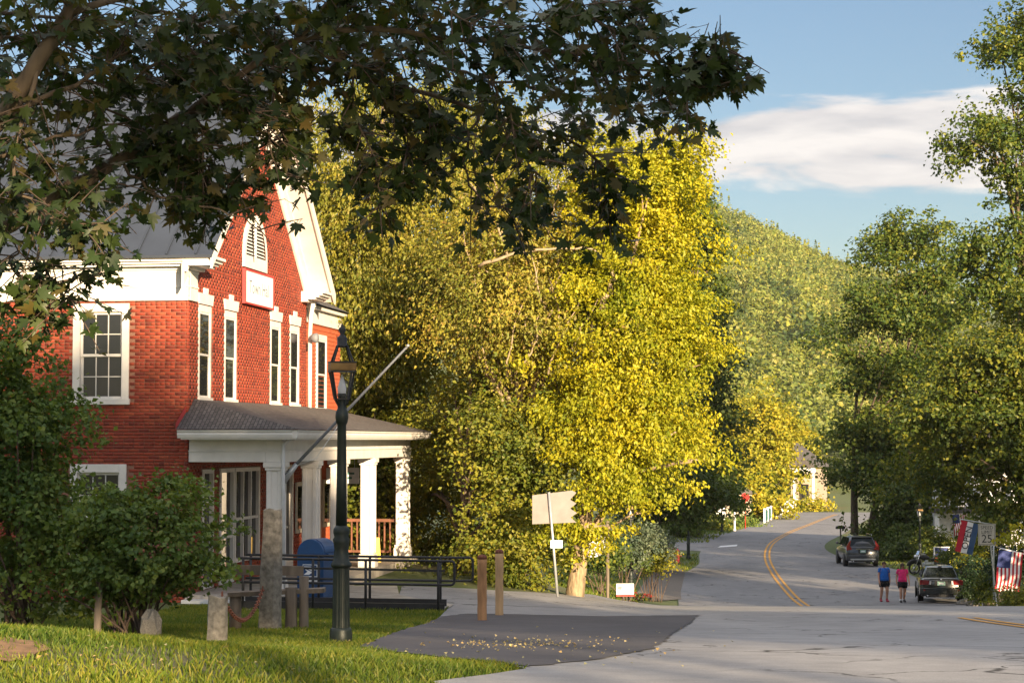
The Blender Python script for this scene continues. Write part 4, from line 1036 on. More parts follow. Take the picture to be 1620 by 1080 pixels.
def make_car(kind, loc, rz, label):
    C = empty('sedan' if kind == 'sedan' else 'suv', loc, rz, label, 'car')
    pm = 'paint_sedan' if kind == 'sedan' else 'paint_suv'
    if kind == 'sedan':
        L, Wd, zr = 4.6, .89, 1.43
        bs = [(0, .80, .34, .80, .93), (.06, .85, .27, .84, .99), (.5, .885, .24, .86, 1.0), (1.2, .89, .22, .86, .98), (2.3, .89, .22, .86, .95), (3.3, .885, .22, .84, .92), (4.1, .86, .24, .74, .82), (4.5, .78, .28, .64, .70), (4.6, .66, .34, .58, .62)]
        cs = [(.35, .72, .70, .95, .985), (1.15, .76, .57, .95, 1.40), (1.6, .775, .585, .95, 1.43), (2.3, .78, .59, .93, 1.425), (2.75, .775, .58, .92, 1.38), (3.45, .74, .70, .90, .94)]
        rear = [(-.53, 1.04, 1.36), (.53, 1.04, 1.36), (.64, .47, 1.03), (-.64, .47, 1.03)]; wr, wb = .315, (.95, 3.6)
    else:
        L, Wd, zr = 4.6, .925, 1.68
        bs = [(0, .84, .42, .95, 1.05), (.05, .89, .34, .98, 1.10), (.5, .92, .30, 1.0, 1.10), (1.2, .925, .28, .99, 1.06), (2.3, .925, .28, .97, 1.04), (3.3, .92, .28, .95, 1.02), (4.1, .90, .30, .86, .94), (4.5, .82, .36, .74, .80), (4.6, .7, .42, .66, .70)]
        cs = [(.05, .80, .76, 1.05, 1.10), (.38, .82, .62, 1.05, 1.62), (.8, .83, .645, 1.05, 1.66), (1.6, .835, .65, 1.03, 1.68), (2.4, .83, .64, 1.02, 1.66), (2.8, .82, .63, 1.01, 1.6), (3.5, .77, .74, 1.0, 1.03)]
        rear = [(-.57, .36, 1.55), (.57, .36, 1.55), (.70, .12, 1.14), (-.70, .12, 1.14)]; wr, wb = .35, (.9, 3.6)
    loft(MB(), [body_sec(*b_) for b_ in bs]).build('body', pm, C)
    loft(MB(), [cab_sec(*c__) for c__ in cs]).build('cabin', pm, C)
    # rear glass, pushed out along its normal
    v_ = [Vector((x, y, z)) for x, y, z in rear]; nn = (v_[1] - v_[0]).cross(v_[2] - v_[0]).normalized(); nn = nn if nn.y < 0 else -nn
    MB().add([p_ + nn * .035 for p_ in v_], [(0, 1, 2, 3)]).build('rear_window', 'car_glass', C)
    for sx in (-1, 1):
        y1_, y2_ = (1.25, 2.9) if kind == 'sedan' else (.6, 2.95); zt = zr - .11
        zb_ = .98 if kind == 'sedan' else 1.1
        w0 = (.775 if kind == 'sedan' else .83); w1 = (.60 if kind == 'sedan' else .655)
        for (a_, b_, a2, b2) in ((y1_ - (.3 if kind == 'sedan' else .2), y1_ + .72, y1_ + .05, y1_ + .70), (y1_ + .78, y2_ + .35, y1_ + .76, y2_ - .15)):
            MB().add([(sx * (w0 + .012), a_, zb_), (sx * (w0 + .012), b_, zb_), (sx * (w1 + .02), b2, zt), (sx * (w1 + .02), a2, zt)], [(0, 1, 2, 3)]).build('side_window', 'car_glass', C)
        for yy in wb:
            wh = empty('wheel', (sx * (Wd - .10), yy, wr), parent=C)
            MB().lathe([(wr * .62, -.10), (wr * .9, -.11), (wr, -.07), (wr, .07), (wr * .9, .11), (wr * .62, .10)], 22, axis='x').build('tyre', 'tyre', wh)
            mr = MB().lathe([(wr * .63, -.075), (wr * .58, -.09), (wr * .2, -.06), (.02, -.06), (.02, .06), (wr * .2, .06), (wr * .58, .09), (wr * .63, .075)], 14, axis='x'); mr.build('rim', 'steel', wh)
            MB().lathe([(wr * 1.13, -.02), (wr * 1.13, .012)], 22, (sx * (Wd - .002), yy, wr), axis='x').build('wheel_arch', 'bumper_black', C)
        # tail light: wraps the corner
        if kind == 'sedan':
            MB().prism([(.50, .76), (.86, .74), (.865, .92), (.80, .95), (.47, .92)], -.025, .16, 'y').xform(Matrix.Diagonal((sx, 1, 1, 1))).build('tail_light', 'tail_light', C)
            MB().prism([(.42, .76), (.50, .76), (.47, .92), (.40, .90)], -.018, .1, 'y').xform(Matrix.Diagonal((sx, 1, 1, 1))).build('reverse_light', 'frosted', C)
            MB().box(sx * .62 - .1, sx * .62 + .1, -.06, 0, .50, .56).build('reflector', 'tail_light', C)
        else:
            MB().prism([(.60, .96), (.90, .92), (.90, 1.14), (.80, 1.30), (.70, 1.46), (.66, 1.46), (.72, 1.16)], -.03, .14, 'y').xform(Matrix.Diagonal((sx, 1, 1, 1))).build('tail_light', 'tail_light', C)
        MB().box(-.07, .07, -.1, .1, 0, .14).build('mirror', pm, C, loc=(sx * (Wd + .08), 3.0, .98 if kind == 'sedan' else 1.12), bevel=.03)
        MB().bar((sx * (Wd - .06), 3.02, 1.0 if kind == 'sedan' else 1.15), (sx * (Wd + .08), 3.0, 1.03 if kind == 'sedan' else 1.18), .05, .04).build('mirror_arm', 'bumper_black', C)
        MB().lathe([(.035, -.08), (.035, .12), (.028, .12)], 10, (sx * .55, -.0, .30), axis='y').build('exhaust', 'chrome', C)
        MB().box(sx * (Wd + .0) - .012, sx * (Wd + .0) + .012, 1.9, 2.05, .78, .81).build('door_handle', 'chrome', C)
    pz = .80 if kind == 'sedan' else .86
    MB().box(-.155, .155, -.045, -.03, pz - .08, pz + .08).build('number_plate', 'plate_green', C)
    MB().box(-.26, .26, -.03, .05, pz - .10, pz + .11).build('plate_recess', 'bumper_black', C)
    MB().box(-.1, .1, -.051, -.046, pz - .03, pz + .035).build('plate_print', 'label_white', C)
    MB().box(-.40, .40, -.035, .04, pz + .115, pz + .14).build('trim_strip', 'chrome', C)
    zb2 = .60 if kind == 'sedan' else .62
    bmb = MB(); loft(bmb, [[(x * (Wd - .01), y, z) for x, y, z in ((-1.0, .35, h_), (-.96, .02, h_), (-.7, -.07, h_), (.7, -.07, h_), (.96, .02, h_), (1.0, .35, h_))] for h_ in (zb2 - .26, zb2 - .2, zb2 - .02, zb2 + .02)])
    bmb.build('rear_bumper', pm, C)
    MB().box(-.62, .62, -.075, .1, zb2 - .36, zb2 - .24).build('diffuser', 'bumper_black', C)
    if kind == 'suv':
        MB().box(-.7, .7, -.08, .02, zb2 - .24, zb2 - .16).build('skid_strip', 'steel', C)
        for sx in (-1, 1): MB().tube([(sx * .6, .6, 1.72), (sx * .6, .7, 1.75), (sx * .6, 2.4, 1.75), (sx * .6, 2.5, 1.71)], .018, 6).build('roof_rail', 'chrome', C)
        MB().box(-.58, .58, .26, .40, 1.60, 1.66).build('spoiler', pm, C, bevel=.02); MB().bar((0, .24, 1.15), (.4, .30, 1.22), .012, .012).build('wiper', 'bumper_black', C)
    else:
        MB().lathe([(.045, 0), (.05, .01), (.04, .02)], 14, (0, -.035, .955), axis='y').build('badge', 'chrome', C)
        MB().box(-.08, .08, .9, 1.2, 1.44, 1.47).build('antenna_base', pm, C, bevel=.01)
        MB().box(-.42, -.30, .62, .625, 1.05, 1.15).build('window_sticker', 'label_white', C)
    return C
q = onG(1486, 83); make_car('sedan', (q.x, q.y, q.z + .03), R(-9), 'black sedan parked at the road edge seen from behind')
q = onG(1363, 113); make_car('suv', (q.x, q.y, q.z + .03), R(-1), 'dark grey suv parked beyond the walkers near the twin trunk tree')

# motorcycle, side on
q = onG(1466, 106); mo = empty('motorcycle', (q.x, q.y, q.z + .03), R(180 + 14), 'black touring motorcycle parked on the verge behind the sedan', 'motorcycle')
for x, r_ in ((.80, .33), (-.78, .32)):
    wh = empty('wheel', (x, 0, r_), parent=mo)
    pts = [(r_ * .86 * math.cos(t), 0, r_ * .86 * math.sin(t)) for t in np.linspace(0, 2 * PI, 25)]
    MB().tube(pts, .05, 8, cap=False).build('tyre', 'tyre', wh)
    ms = MB().lathe([(.07, -.05), (.07, .05)], 12, axis='y').tube([(p_[0] * .83, 0, p_[2] * .83) for p_ in pts], .012, 6, cap=False)
    for k in range(8): a_ = PI * k / 4; ms.bar((0, 0, 0), (.68 * r_ * math.cos(a_), 0, .68 * r_ * math.sin(a_)), .012, .012)
    ms.build('rim', 'chrome', wh)
    MB().tube([(x + (r_ + .07) * math.cos(t), 0, r_ + (r_ + .07) * math.sin(t)) for t in np.linspace(.35, 2.6, 9)], [.05, .08, .085, .085, .085, .085, .085, .08, .05], 8).build('mudguard', 'bumper_black', mo)
for s_ in (-1, 1):
    MB().tube([(.80, s_ * .1, .33), (.62, s_ * .1, .8), (.55, s_ * .1, 1.0)], .026, 8).build('fork', 'chrome', mo)
    MB().tube([(.1, s_ * .17, .42), (.0, s_ * .19, .27), (-.6, s_ * .21, .27), (-1.0, s_ * .22, .32)], [.03, .035, .045, .045], 8).build('exhaust', 'chrome', mo)
    MB().tube([(.5, s_ * .05, 1.0), (.45, s_ * .2, 1.08), (.32, s_ * .38, 1.06)], .014, 6).build('handlebar', 'chrome', mo)
    MB().box(-.98, -.5, s_ * .3 - .1, s_ * .3 + .1, .48, .84).build('saddlebag', 'bumper_black', mo, bevel=.05)
    MB().lathe([(.03, 0), (.05, .01), (0, .02)], 8, (.42, s_ * .42, 1.17), axis='x').build('mirror', 'chrome', mo)
loft(MB(), [[(x, w_ * math.cos(a_), z + h_ * math.sin(a_)) for a_ in np.linspace(0, 2 * PI, 10, endpoint=False)] for x, w_, z, h_ in ((.48, .06, .90, .06), (.38, .13, .90, .12), (.15, .15, .88, .13), (-.05, .09, .84, .08))]).build('fuel_tank', 'bumper_black', mo)
loft(MB(), [[(x, w_ * math.cos(a_), z + h_ * math.sin(a_)) for a_ in np.linspace(0, 2 * PI, 10, endpoint=False)] for x, w_, z, h_ in ((-.03, .08, .78, .04), (-.25, .16, .76, .06), (-.5, .15, .84, .07), (-.85, .12, .88, .06), (-.92, .05, .9, .04))]).build('seat', 'black_cloth', mo)
MB().box(-.2, .3, -.14, .14, .28, .62).lathe([(.11, 0), (.10, .28)], 10, (.12, 0, .5)).build('engine', 'steel', mo, bevel=.03)
MB().tube([(.55, 0, .95), (.2, 0, .72), (-.35, 0, .68), (-.78, 0, .33)], .03, 6).tube([(.5, 0, .85), (.35, 0, .3), (-.3, 0, .26)], .025, 6).build('frame', 'bumper_black', mo)
MB().lathe([(.09, 0), (.1, .08), (.06, .14)], 14, (.66, 0, .93), axis='x').build('headlight', 'chrome', mo)
MB().add([(.64, -.15, 1.04), (.64, .15, 1.04), (.54, .12, 1.22), (.54, -.12, 1.22)], [(0, 1, 2, 3)]).build('windscreen', 'lantern_glass', mo)
MB().box(-1.08, -.74, -.2, .2, .9, 1.2).build('top_case', 'bumper_black', mo, bevel=.05); MB().box(-1.1, -1.07, -.1, .1, .8, .88).build('tail_light', 'tail_light', mo)
MB().tube([(-.05, .1, .25), (.05, .28, 0.0)], .012, 6).build('side_stand', 'chrome', mo)
# second parked motorcycle seen from the front, beside it: a framed white board and an orange ball flower pot
q = onG(1487, 108); bd = empty('sandwich_board', q, R(5), 'white framed dark sandwich board standing on the verge behind the sedan roof', 'sign')
MB().add([(-.4, -.2, 0), (.4, -.2, 0), (.4, 0, 1.3), (-.4, 0, 1.3)], [(0, 1, 2, 3)]).build('panel', 'flag_blue', bd); MB().bar((-.4, -.2, 0), (-.4, 0, 1.32), .05, .05).bar((.4, -.2, 0), (.4, 0, 1.32), .05, .05).bar((-.4, 0, 1.3), (.4, 0, 1.3), .05, .05).build('frame', 'label_white', bd); MB().bar((-.4, .3, 0), (-.4, .02, 1.3), .04, .04).bar((.4, .3, 0), (.4, .02, 1.3), .04, .04).build('prop', 'label_white', bd)
q = onG(1481, 104); pk = MB(); vs = []
for i in range(9):
    for k in range(24):
        a_ = 2 * PI * k / 24; ph = PI * i / 8; rr = .17 * math.sin(ph) * (1 + .06 * math.cos(a_ * 8)); vs.append((rr * math.cos(a_), rr * math.sin(a_), .14 - .14 * math.cos(ph)))
pk.add(vs, [(i * 24 + k, i * 24 + (k + 1) % 24, (i + 1) * 24 + (k + 1) % 24, (i + 1) * 24 + k) for i in range(8) for k in range(24)], 0, True)
pt = empty('planter', q, 0, 'tall dark planter stand holding an orange pumpkin by the motorcycle', 'planter'); MB().lathe([(.2, 0), (.14, .1), (.1, .3), (.16, .6), (.22, .72), (.2, .74)], 14).build('stand', 'letter_black', pt)
pk2 = pk.build('pumpkin', 'orange_plastic', loc=q + Vector((0, 0, .74))); tag(pk2, 'round orange pumpkin on the dark planter stand', 'pumpkin')

# ================================================================== people
def skin_obj(name, verts, edges, radii, mat, parent, root=0, sub=2):
    me_ = bpy.data.meshes.new(name); me_.from_pydata([tuple(v) for v in verts], edges, [])
    o = bpy.data.objects.new(name, me_); COL.objects.link(o)
    md = o.modifiers.new('skin', 'SKIN'); md.use_smooth_shade = True
    for i, sv in enumerate(me_.skin_vertices[0].data):
        r_ = radii[i]; sv.radius = r_ if isinstance(r_, tuple) else (r_, r_); sv.use_root = (i == root)
    sb = o.modifiers.new('sub', 'SUBSURF'); sb.levels = sub; sb.render_levels = sub
    dg = bpy.context.evaluated_depsgraph_get(); m2 = bpy.data.meshes.new_from_object(o.evaluated_get(dg))
    bpy.data.objects.remove(o); m2.materials.clear(); m2.materials.append(MAT[mat])
    for p_ in m2.polygons: p_.material_index = 0; p_.use_smooth = True
    o2 = bpy.data.objects.new(name, m2); COL.objects.link(o2); o2.parent = parent
    return o2
def person(loc, rz, shirt, shoe, label, H_=1.66, stride=1, long_hair=False, glasses=False, bulk=1.0):
    p0 = empty('person', loc, rz, label, 'person'); k = H_ / 1.66
    V = []; E = []; Rr = []
    def add(v, r_, par=None):
        V.append(Vector(v) * k); Rr.append(tuple(x * k for x in r_) if isinstance(r_, tuple) else r_ * k)
        if par is not None: E.append((par, len(V) - 1))
        return len(V) - 1
    # faces -Y
    pel = add((0, 0, .90), (.165, .125)); wa = add((0, .0, 1.05), (.145, .11), pel); chs = add((0, .01, 1.24), (.165, .12), wa); nk0 = add((0, .02, 1.385), (.07, .06), chs)
    nk = add((0, .01, 1.44), .05, nk0); hd = add((0, -.005, 1.52), (.068, .082), nk); cr_ = add((0, .0, 1.60), (.062, .075), hd)
    LEGS = []; ARMS = []
    for s_ in (-1, 1):
        f_ = stride * s_
        hp = add((s_ * .095, 0, .83), .105, pel); kn = add((s_ * .10, -.05 - .07 * f_, .47), .068, hp); ca = add((s_ * .10, .0 - .09 * f_, .33), .062, kn); an_ = add((s_ * .10, .06 - .13 * f_, .10), .042, ca)
        ft = add((s_ * .105, .02 - .13 * f_, .055), .042, an_); to = add((s_ * .115, -.10 - .13 * f_, .035), .034, ft); LEGS.append((hp, kn, an_, ft, to))
        sh_ = add((s_ * .17, .01, 1.345), .062, chs); el_ = add((s_ * .235, .05 * f_ + .03, 1.09), .046, sh_); wr_ = add((s_ * .245, -.06 + .09 * f_, .87), .032, el_)
        pm_ = add((s_ * .242, -.08 + .10 * f_, .80), (.024, .04), wr_)
        for j, (dy, ln_) in enumerate(((-.032, .07), (-.012, .085), (.010, .08), (.030, .062))):
            a_ = add((s_ * .238, -.085 + .10 * f_ + dy, .765), .0105, pm_); b_ = add((s_ * .228, -.095 + .10 * f_ + dy, .765 - ln_ * .55), .0095, a_); add((s_ * .214, -.10 + .10 * f_ + dy, .765 - ln_), .008, b_)
        t1 = add((s_ * .225, -.115 + .10 * f_, .805), .012, pm_); add((s_ * .215, -.135 + .10 * f_, .765), .009, t1)
        ARMS.append((sh_, el_))
    skin_obj('body', V, E, Rr, 'skin', p0, 0, 2)
    # clothes: the same joints, larger
    def ring(c0, rx, ry, n_=16): return [(c0.x + rx * k * math.cos(q_), c0.y + ry * k * math.sin(q_), c0.z) for q_ in np.linspace(0, 2 * PI, n_, endpoint=False)]
    Z = lambda z, y=0.0: Vector((0, y, z)) * k
    ms = loft(MB(), [ring(Z(.88), .198 * bulk, .158 * bulk), ring(Z(.98), .19 * bulk, .152 * bulk), ring(Z(1.07), .175 * bulk, .142 * bulk), ring(Z(1.18), .182, .146), ring(Z(1.27, .005), .180, .142), ring(Z(1.335, .01), .150, .118), ring(Z(1.39, .015), .12, .09), ring(Z(1.405, .015), .075, .065)])
    for (sh_, el_) in ARMS:
        a_, b_ = V[sh_], V[el_]; ms.tube([a_.lerp(b_, -.22) + Vector((0, 0, .0)), a_, a_.lerp(b_, .25), a_.lerp(b_, .5)], [.05 * k, .076 * k, .074 * k, .072 * k], 12)
    ms.build('shirt', shirt, p0)
    ms = loft(MB(), [ring(Z(.72), .10, .10), ring(Z(.76), .195, .15), ring(Z(.84), .198, .158), ring(Z(.93), .182, .146), ring(Z(.97), .178, .142)])
    for lg in LEGS:
        a_, b_ = V[lg[0]], V[lg[1]]; ms.tube([a_.lerp(b_, -.05), a_.lerp(b_, .25), a_.lerp(b_, .58)], [.125 * k, .122 * k, .112 * k], 14)
    ms.build('shorts', 'black_cloth', p0)
    for lg in LEGS:
        a_ = V[lg[3]]; t_ = V[lg[4]]
        loft(MB(), [[(c0.x + w_ * math.cos(q_), c0.y, max(0.0, c0.z + h_ * math.sin(q_))) for q_ in np.linspace(0, 2 * PI, 10, endpoint=False)] for c0, w_, h_ in
                    ((a_ + Vector((0, .075, 0)), .03, .04), (a_ + Vector((0, .05, 0)), .045, .055), (a_, .05, .06), (t_ + Vector((0, .03, 0)), .052, .04), (t_ + Vector((0, -.035, 0)), .042, .03), (t_ + Vector((0, -.06, 0)), .02, .018))]).build('shoe', shoe, p0)
        MB().tube([V[lg[2]] - Vector((0, 0, .03)), V[lg[2]] + Vector((0, 0, .045))], .05 * k, 10).build('sock', 'label_white' if shoe == 'shoe_black' else shoe, p0)
    hc = V[hd] + Vector((0, .012, .045 * k)); vs = []; nn_ = 14; rows_ = 8
    low = -1.35 if long_hair else -.15
    for i in range(rows_):
        ph = PI / 2 + (low - PI / 2) * i / (rows_ - 1)
        for j in range(nn_):
            a_ = 2 * PI * j / nn_; face = max(0, -math.sin(a_)); up = max(ph, .25) if face > .45 else ph     # leave the face open
            rx, ry, rzz = .092, .108, .112
            x = rx * math.cos(max(up, -.3)) * math.cos(a_); y = ry * math.cos(max(up, -.3)) * math.sin(a_); zz = rzz * math.sin(up) if up > -.3 else rzz * math.sin(-.3) + (up + .3) * .17
            vs.append(hc + Vector((x, y, zz)) * k)
    MB().add(vs, [(i * nn_ + j, i * nn_ + (j + 1) % nn_, (i + 1) * nn_ + (j + 1) % nn_, (i + 1) * nn_ + j) for i in range(rows_ - 1) for j in range(nn_)] + [tuple(range(nn_))], 0, True).build('hair', 'hair_brown', p0)
    fy = V[hd].y - .083 * k; fz = V[hd].z + .015
    MB().prism([(-.014, fz - .028), (.014, fz - .028), (.007, fz + .012), (-.007, fz + .012)], fy - .018, fy + .02, 'y').build('nose', 'skin', p0)
    MB().box(-.024, .024, fy - .001, fy + .02, fz - .054, fz - .046).build('mouth', 'shoe_red', p0)
    for s_ in (-1, 1):
        if glasses: MB().box(s_ * .032 - .026, s_ * .032 + .026, fy - .008, fy + .004, fz + .006, fz + .036).build('lens', 'letter_black', p0)
        else: MB().box(s_ * .032 - .013, s_ * .032 + .013, fy - .002, fy + .01, fz + .014, fz + .024).build('eye', 'letter_black', p0)
        MB().box(s_ * .068 - .008, s_ * .068 + .008, V[hd].y - .01, V[hd].y + .025, fz - .02, fz + .035).build('ear', 'skin', p0)
    return p0
q = onG(1396, 84.5); person((q.x, q.y, q.z + .02), R(6), 'shirt_blue', 'shoe_red', 'person in blue top, black shorts and red shoes walking on the road', 1.66, .75, bulk=1.08)
q = onG(1425, 84); person((q.x, q.y, q.z + .02), R(2), 'shirt_pink', 'shoe_black', 'person in bright pink top, black shorts and sunglasses walking on the road', 1.61, -1.25, True, True)

# ================================================================== far street furniture and houses
q = onG(1071, 117); hy = empty('fire_hydrant', q, 0, 'dark red fire hydrant on the grass island', 'hydrant')
MB().lathe([(.16, 0), (.16, .05), (.11, .06), (.11, .55), (.14, .56), (.14, .60), (.12, .66), (.07, .76), (.03, .78), (.03, .84), (0, .85)], 14).build('barrel', 'sign_red', hy)
for s_ in (-1, 1): MB().lathe([(.06, 0), (.06, .1), (.07, .1), (.07, .14), (0, .14)], 10, (s_ * .09 - (.14 if s_ < 0 else 0), 0, .45), axis='x').build('outlet', 'sign_red', hy)
MB().lathe([(.08, -.2), (.08, -.1)], 10, (0, 0, .42), axis='y').build('pumper_outlet', 'sign_red', hy)
q = onG(1059, 118); bx = empty('newspaper_box', q, R(15), 'small blue roofed box on legs beside the hydrant', 'box')
MB().box(-.3, .3, -.22, .22, .35, .8).build('body', 'post_wood_pale', bx); MB().prism([(-.36, .8), (.36, .8), (.3, .92), (-.3, .92)], -.28, .28, 'y').build('lid', 'trim_grey', bx)
for sx in (-1, 1):
    for sy in (-1, 1): MB().box(sx * .26 - .03, sx * .26 + .03, sy * .18 - .03, sy * .18 + .03, -.1, .36).build('leg', 'old_wood', bx)
q = onG(1047, 112); tag(MB().lathe([(.06, -.2), (.06, 1.2), (.07, 1.22), (.03, 1.3), (0, 1.32)], 10).lathe([(.075, .9), (.075, .96)], 10).build('marker_post', 'label_white', loc=q), 'short white marker post at the corner of the grass island', 'post')
q = onG(1161, 163); tag(MB().lathe([(.09, -.2), (.09, 2.3), (.1, 2.34), (.05, 2.4), (0, 2.41)], 10).lathe([(.12, -.1), (.12, .15)], 10).build('white_post', 'label_white', loc=q), 'tall white post on the grass by the side street', 'post')
q = onG(1178, 168); st = empty('stop_sign', q, R(-12), 'small red octagonal sign at the side street corner', 'sign')
MB().tube([(0, 0, -.2), (0, 0, 2.9)], .04, 6).build('post', 'red_paint', st); MB().prism([(.38 * math.cos(PI / 8 + k * PI / 4), 2.6 + .38 * math.sin(PI / 8 + k * PI / 4)) for k in range(8)], -.06, -.04, 'y').build('panel', 'red_paint', st)
q = onG(1328, 140); rm_ = empty('roadside_mailbox', q, R(10), 'black rural mailbox on a thin post by the road edge', 'mailbox')
MB().box(-.04, .04, -.04, .04, -.2, 1.0).build('post', 'old_wood', rm_); ar = [(-.12, 1.0), (.12, 1.0)] + [(.12 * math.cos(a_), 1.12 + .11 * math.sin(a_)) for a_ in np.linspace(0, PI, 9)]
MB().prism([(x * 2.6, z) for x, z in ar], -.13, .13, 'y').build('box', 'letter_black', rm_); MB().box(.28, .30, -.16, -.14, 1.1, 1.3).build('flag_arm', 'red_paint', rm_)
# green panelled bridge railing
ra = onG(1208, 185); rb = onG(1232, 212); br_ = empty('bridge_railing', ra, 0, 'railing with green panels and white posts along the far sidewalk', 'railing'); dv = rb - ra
for i in range(6):
    t0 = dv * (i / 5); MB().box(t0.x - .08, t0.x + .08, t0.y - .08, t0.y + .08, t0.z - .2, t0.z + 1.35).build('post', 'label_white', br_)
    if i < 5: t1 = dv * ((i + 1) / 5); MB().bar(t0 + Vector((0, 0, .62)), t1 + Vector((0, 0, .62)), .06, .95).build('panel', 'green_panel', br_); MB().bar(t0 + Vector((0, 0, 1.25)), t1 + Vector((0, 0, 1.25)), .1, .1).build('top_rail', 'label_white', br_)
sheet('sidewalk', [H(1205, 822), H(1222, 815), (float(CX(218)) - 5.2, 218), (float(CX(180)) - 4.7, 180)], 'concrete', .05, 4)
ra = onG(1234, 214); rb = onG(1262, 230); pf_ = empty('picket_fence', ra, 0, 'white picket fence at the road bend', 'fence'); dv = rb - ra; pkt = None
for i in range(34):
    t0 = dv * (i / 33)
    if pkt is None: pkt = MB().box(-.05, .05, -.02, .02, .05, 1.25).prism([(-.05, 1.25), (.05, 1.25), (0, 1.35)], -.02, .02, 'y').build('picket', 'label_white', pf_); c = pkt
    else: c = pkt.copy(); COL.objects.link(c)
    c.location = t0
MB().bar(Vector((0, .05, .4)), dv + Vector((0, .05, .4)), .05, .1).bar(Vector((0, .05, 1.0)), dv + Vector((0, .05, 1.0)), .05, .1).build('fence_rail', 'label_white', pf_)
# porch house at the bend, columns visible
q = onG(1232, 236); hs_ = empty('far_house', q, R(-20), 'cream house with tall white columns behind the far bend', 'house')
MB().box(-3, 4, 2.2, 8, -1, 4.6).build('wall', 'pale_house', hs_); MB().prism([(-3.5, 4.8), (4.5, 4.8), (.5, 7.6)], -.4, 8.4, 'y').build('roof', 'shingle', hs_); MB().box(-3.2, 4.2, -.1, .3, 4.2, 4.8).build('beam', 'label_white', hs_)
cc = None
for i in range(4):
    if cc is None: cc = MB().lathe([(.2, -.5), (.2, .2), (.16, .3), (.14, 4.1), (.2, 4.2)], 10).build('column', 'label_white', hs_); c = cc
    else: c = cc.copy(); COL.objects.link(c)
    c.location = (-2.8 + i * 2.25, .1, 0)
for x in (-1.6, .5, 2.6): MB().box(x - .4, x + .4, 2.12, 2.2, 1.2, 2.8).build('window', 'glass', hs_)
q = onG(1140, 190); h2 = empty('far_house', q, R(10), 'low pinkish house behind the shrubs past the side street', 'house')
MB().box(-6, 3.0, 0, 6, -1, 2.6).build('wall', 'pale_house', h2); MB().prism([(-6.4, 2.6), (3.4, 2.6), (-1.5, 5)], -.4, 6.4, 'y').build('roof', 'shingle', h2)
for x in (-4.5, -2.4, 1.6): MB().box(x - .4, x + .4, -.06, 0, .9, 2.1).build('window', 'glass', h2)
MB().box(-.5, .4, -.06, 0, -.8, 1.9).build('door', 'label_white', h2)
# porch house on the right, behind the motorcycle
q = onG(1508, 118); h3 = empty('porch_house', q, R(-8), 'white porch house with balustrade half hidden by trees on the right', 'house')
MB().box(-1.0, 9, 2.4, 9, -1.5, 5.2).build('wall', 'label_white', h3); MB().prism([(-1.5, 5.2), (9.5, 5.2), (4, 8.6)], 2, 9.4, 'y').build('roof', 'shingle', h3)
MB().box(-1.2, 9.2, -.1, 2.4, -.6, .15).build('porch_floor', 'old_wood', h3); MB().box(-1.3, 9.3, -.3, 2.4, 2.7, 3.0).build('porch_roof', 'shingle', h3)
cc = None
for i in range(5):
    if cc is None: cc = MB().box(-.12, .12, -.12, .12, .15, 2.7).build('porch_post', 'label_white', h3); c = cc
    else: c = cc.copy(); COL.objects.link(c)
    c.location = (-1.0 + i * 2.45, .0, 0)
MB().box(-1.1, 9.1, -.05, .05, 1.05, 1.13).box(-1.1, 9.1, -.04, .04, .25, .32).build('hand_rail', 'label_white', h3); cc = None
for i in range(60):
    if cc is None: cc = MB().box(-.025, .025, -.02, .02, .32, 1.05).build('baluster', 'label_white', h3); c = cc
    else: c = cc.copy(); COL.objects.link(c)
    c.location = (-.9 + i * .165, 0, 0)
for x in (.6, 3.0, 5.6): MB().box(x - .45, x + .45, 2.33, 2.4, .9, 2.3).build('window', 'glass', h3)
MB().box(1.4, 2.2, 2.33, 2.4, .15, 2.2).build('door', 'green_panel', h3)
# low retaining wall beside the gravel path
wa_, wb_ = hit(1000, 915), hit(1050, 880); rw = empty('retaining_wall', wa_, 0, 'low grey stone retaining wall along the shrub bed', 'wall'); dv = wb_ - wa_
rowsn = 2
for r_ in range(rowsn):
    n_ = 22
    for i in range(n_):
        t0 = (i + (r_ % 2) * .5) / (n_ + .5); t1 = t0 + .96 / (n_ + .5)
        MB().bar(dv * t0 + Vector((0, 0, .12 + .22 * r_)), dv * t1 + Vector((0, 0, .12 + .22 * r_)), .3 + rnd.uniform(-.04, .04), .2).build('stone', 'granite', rw)

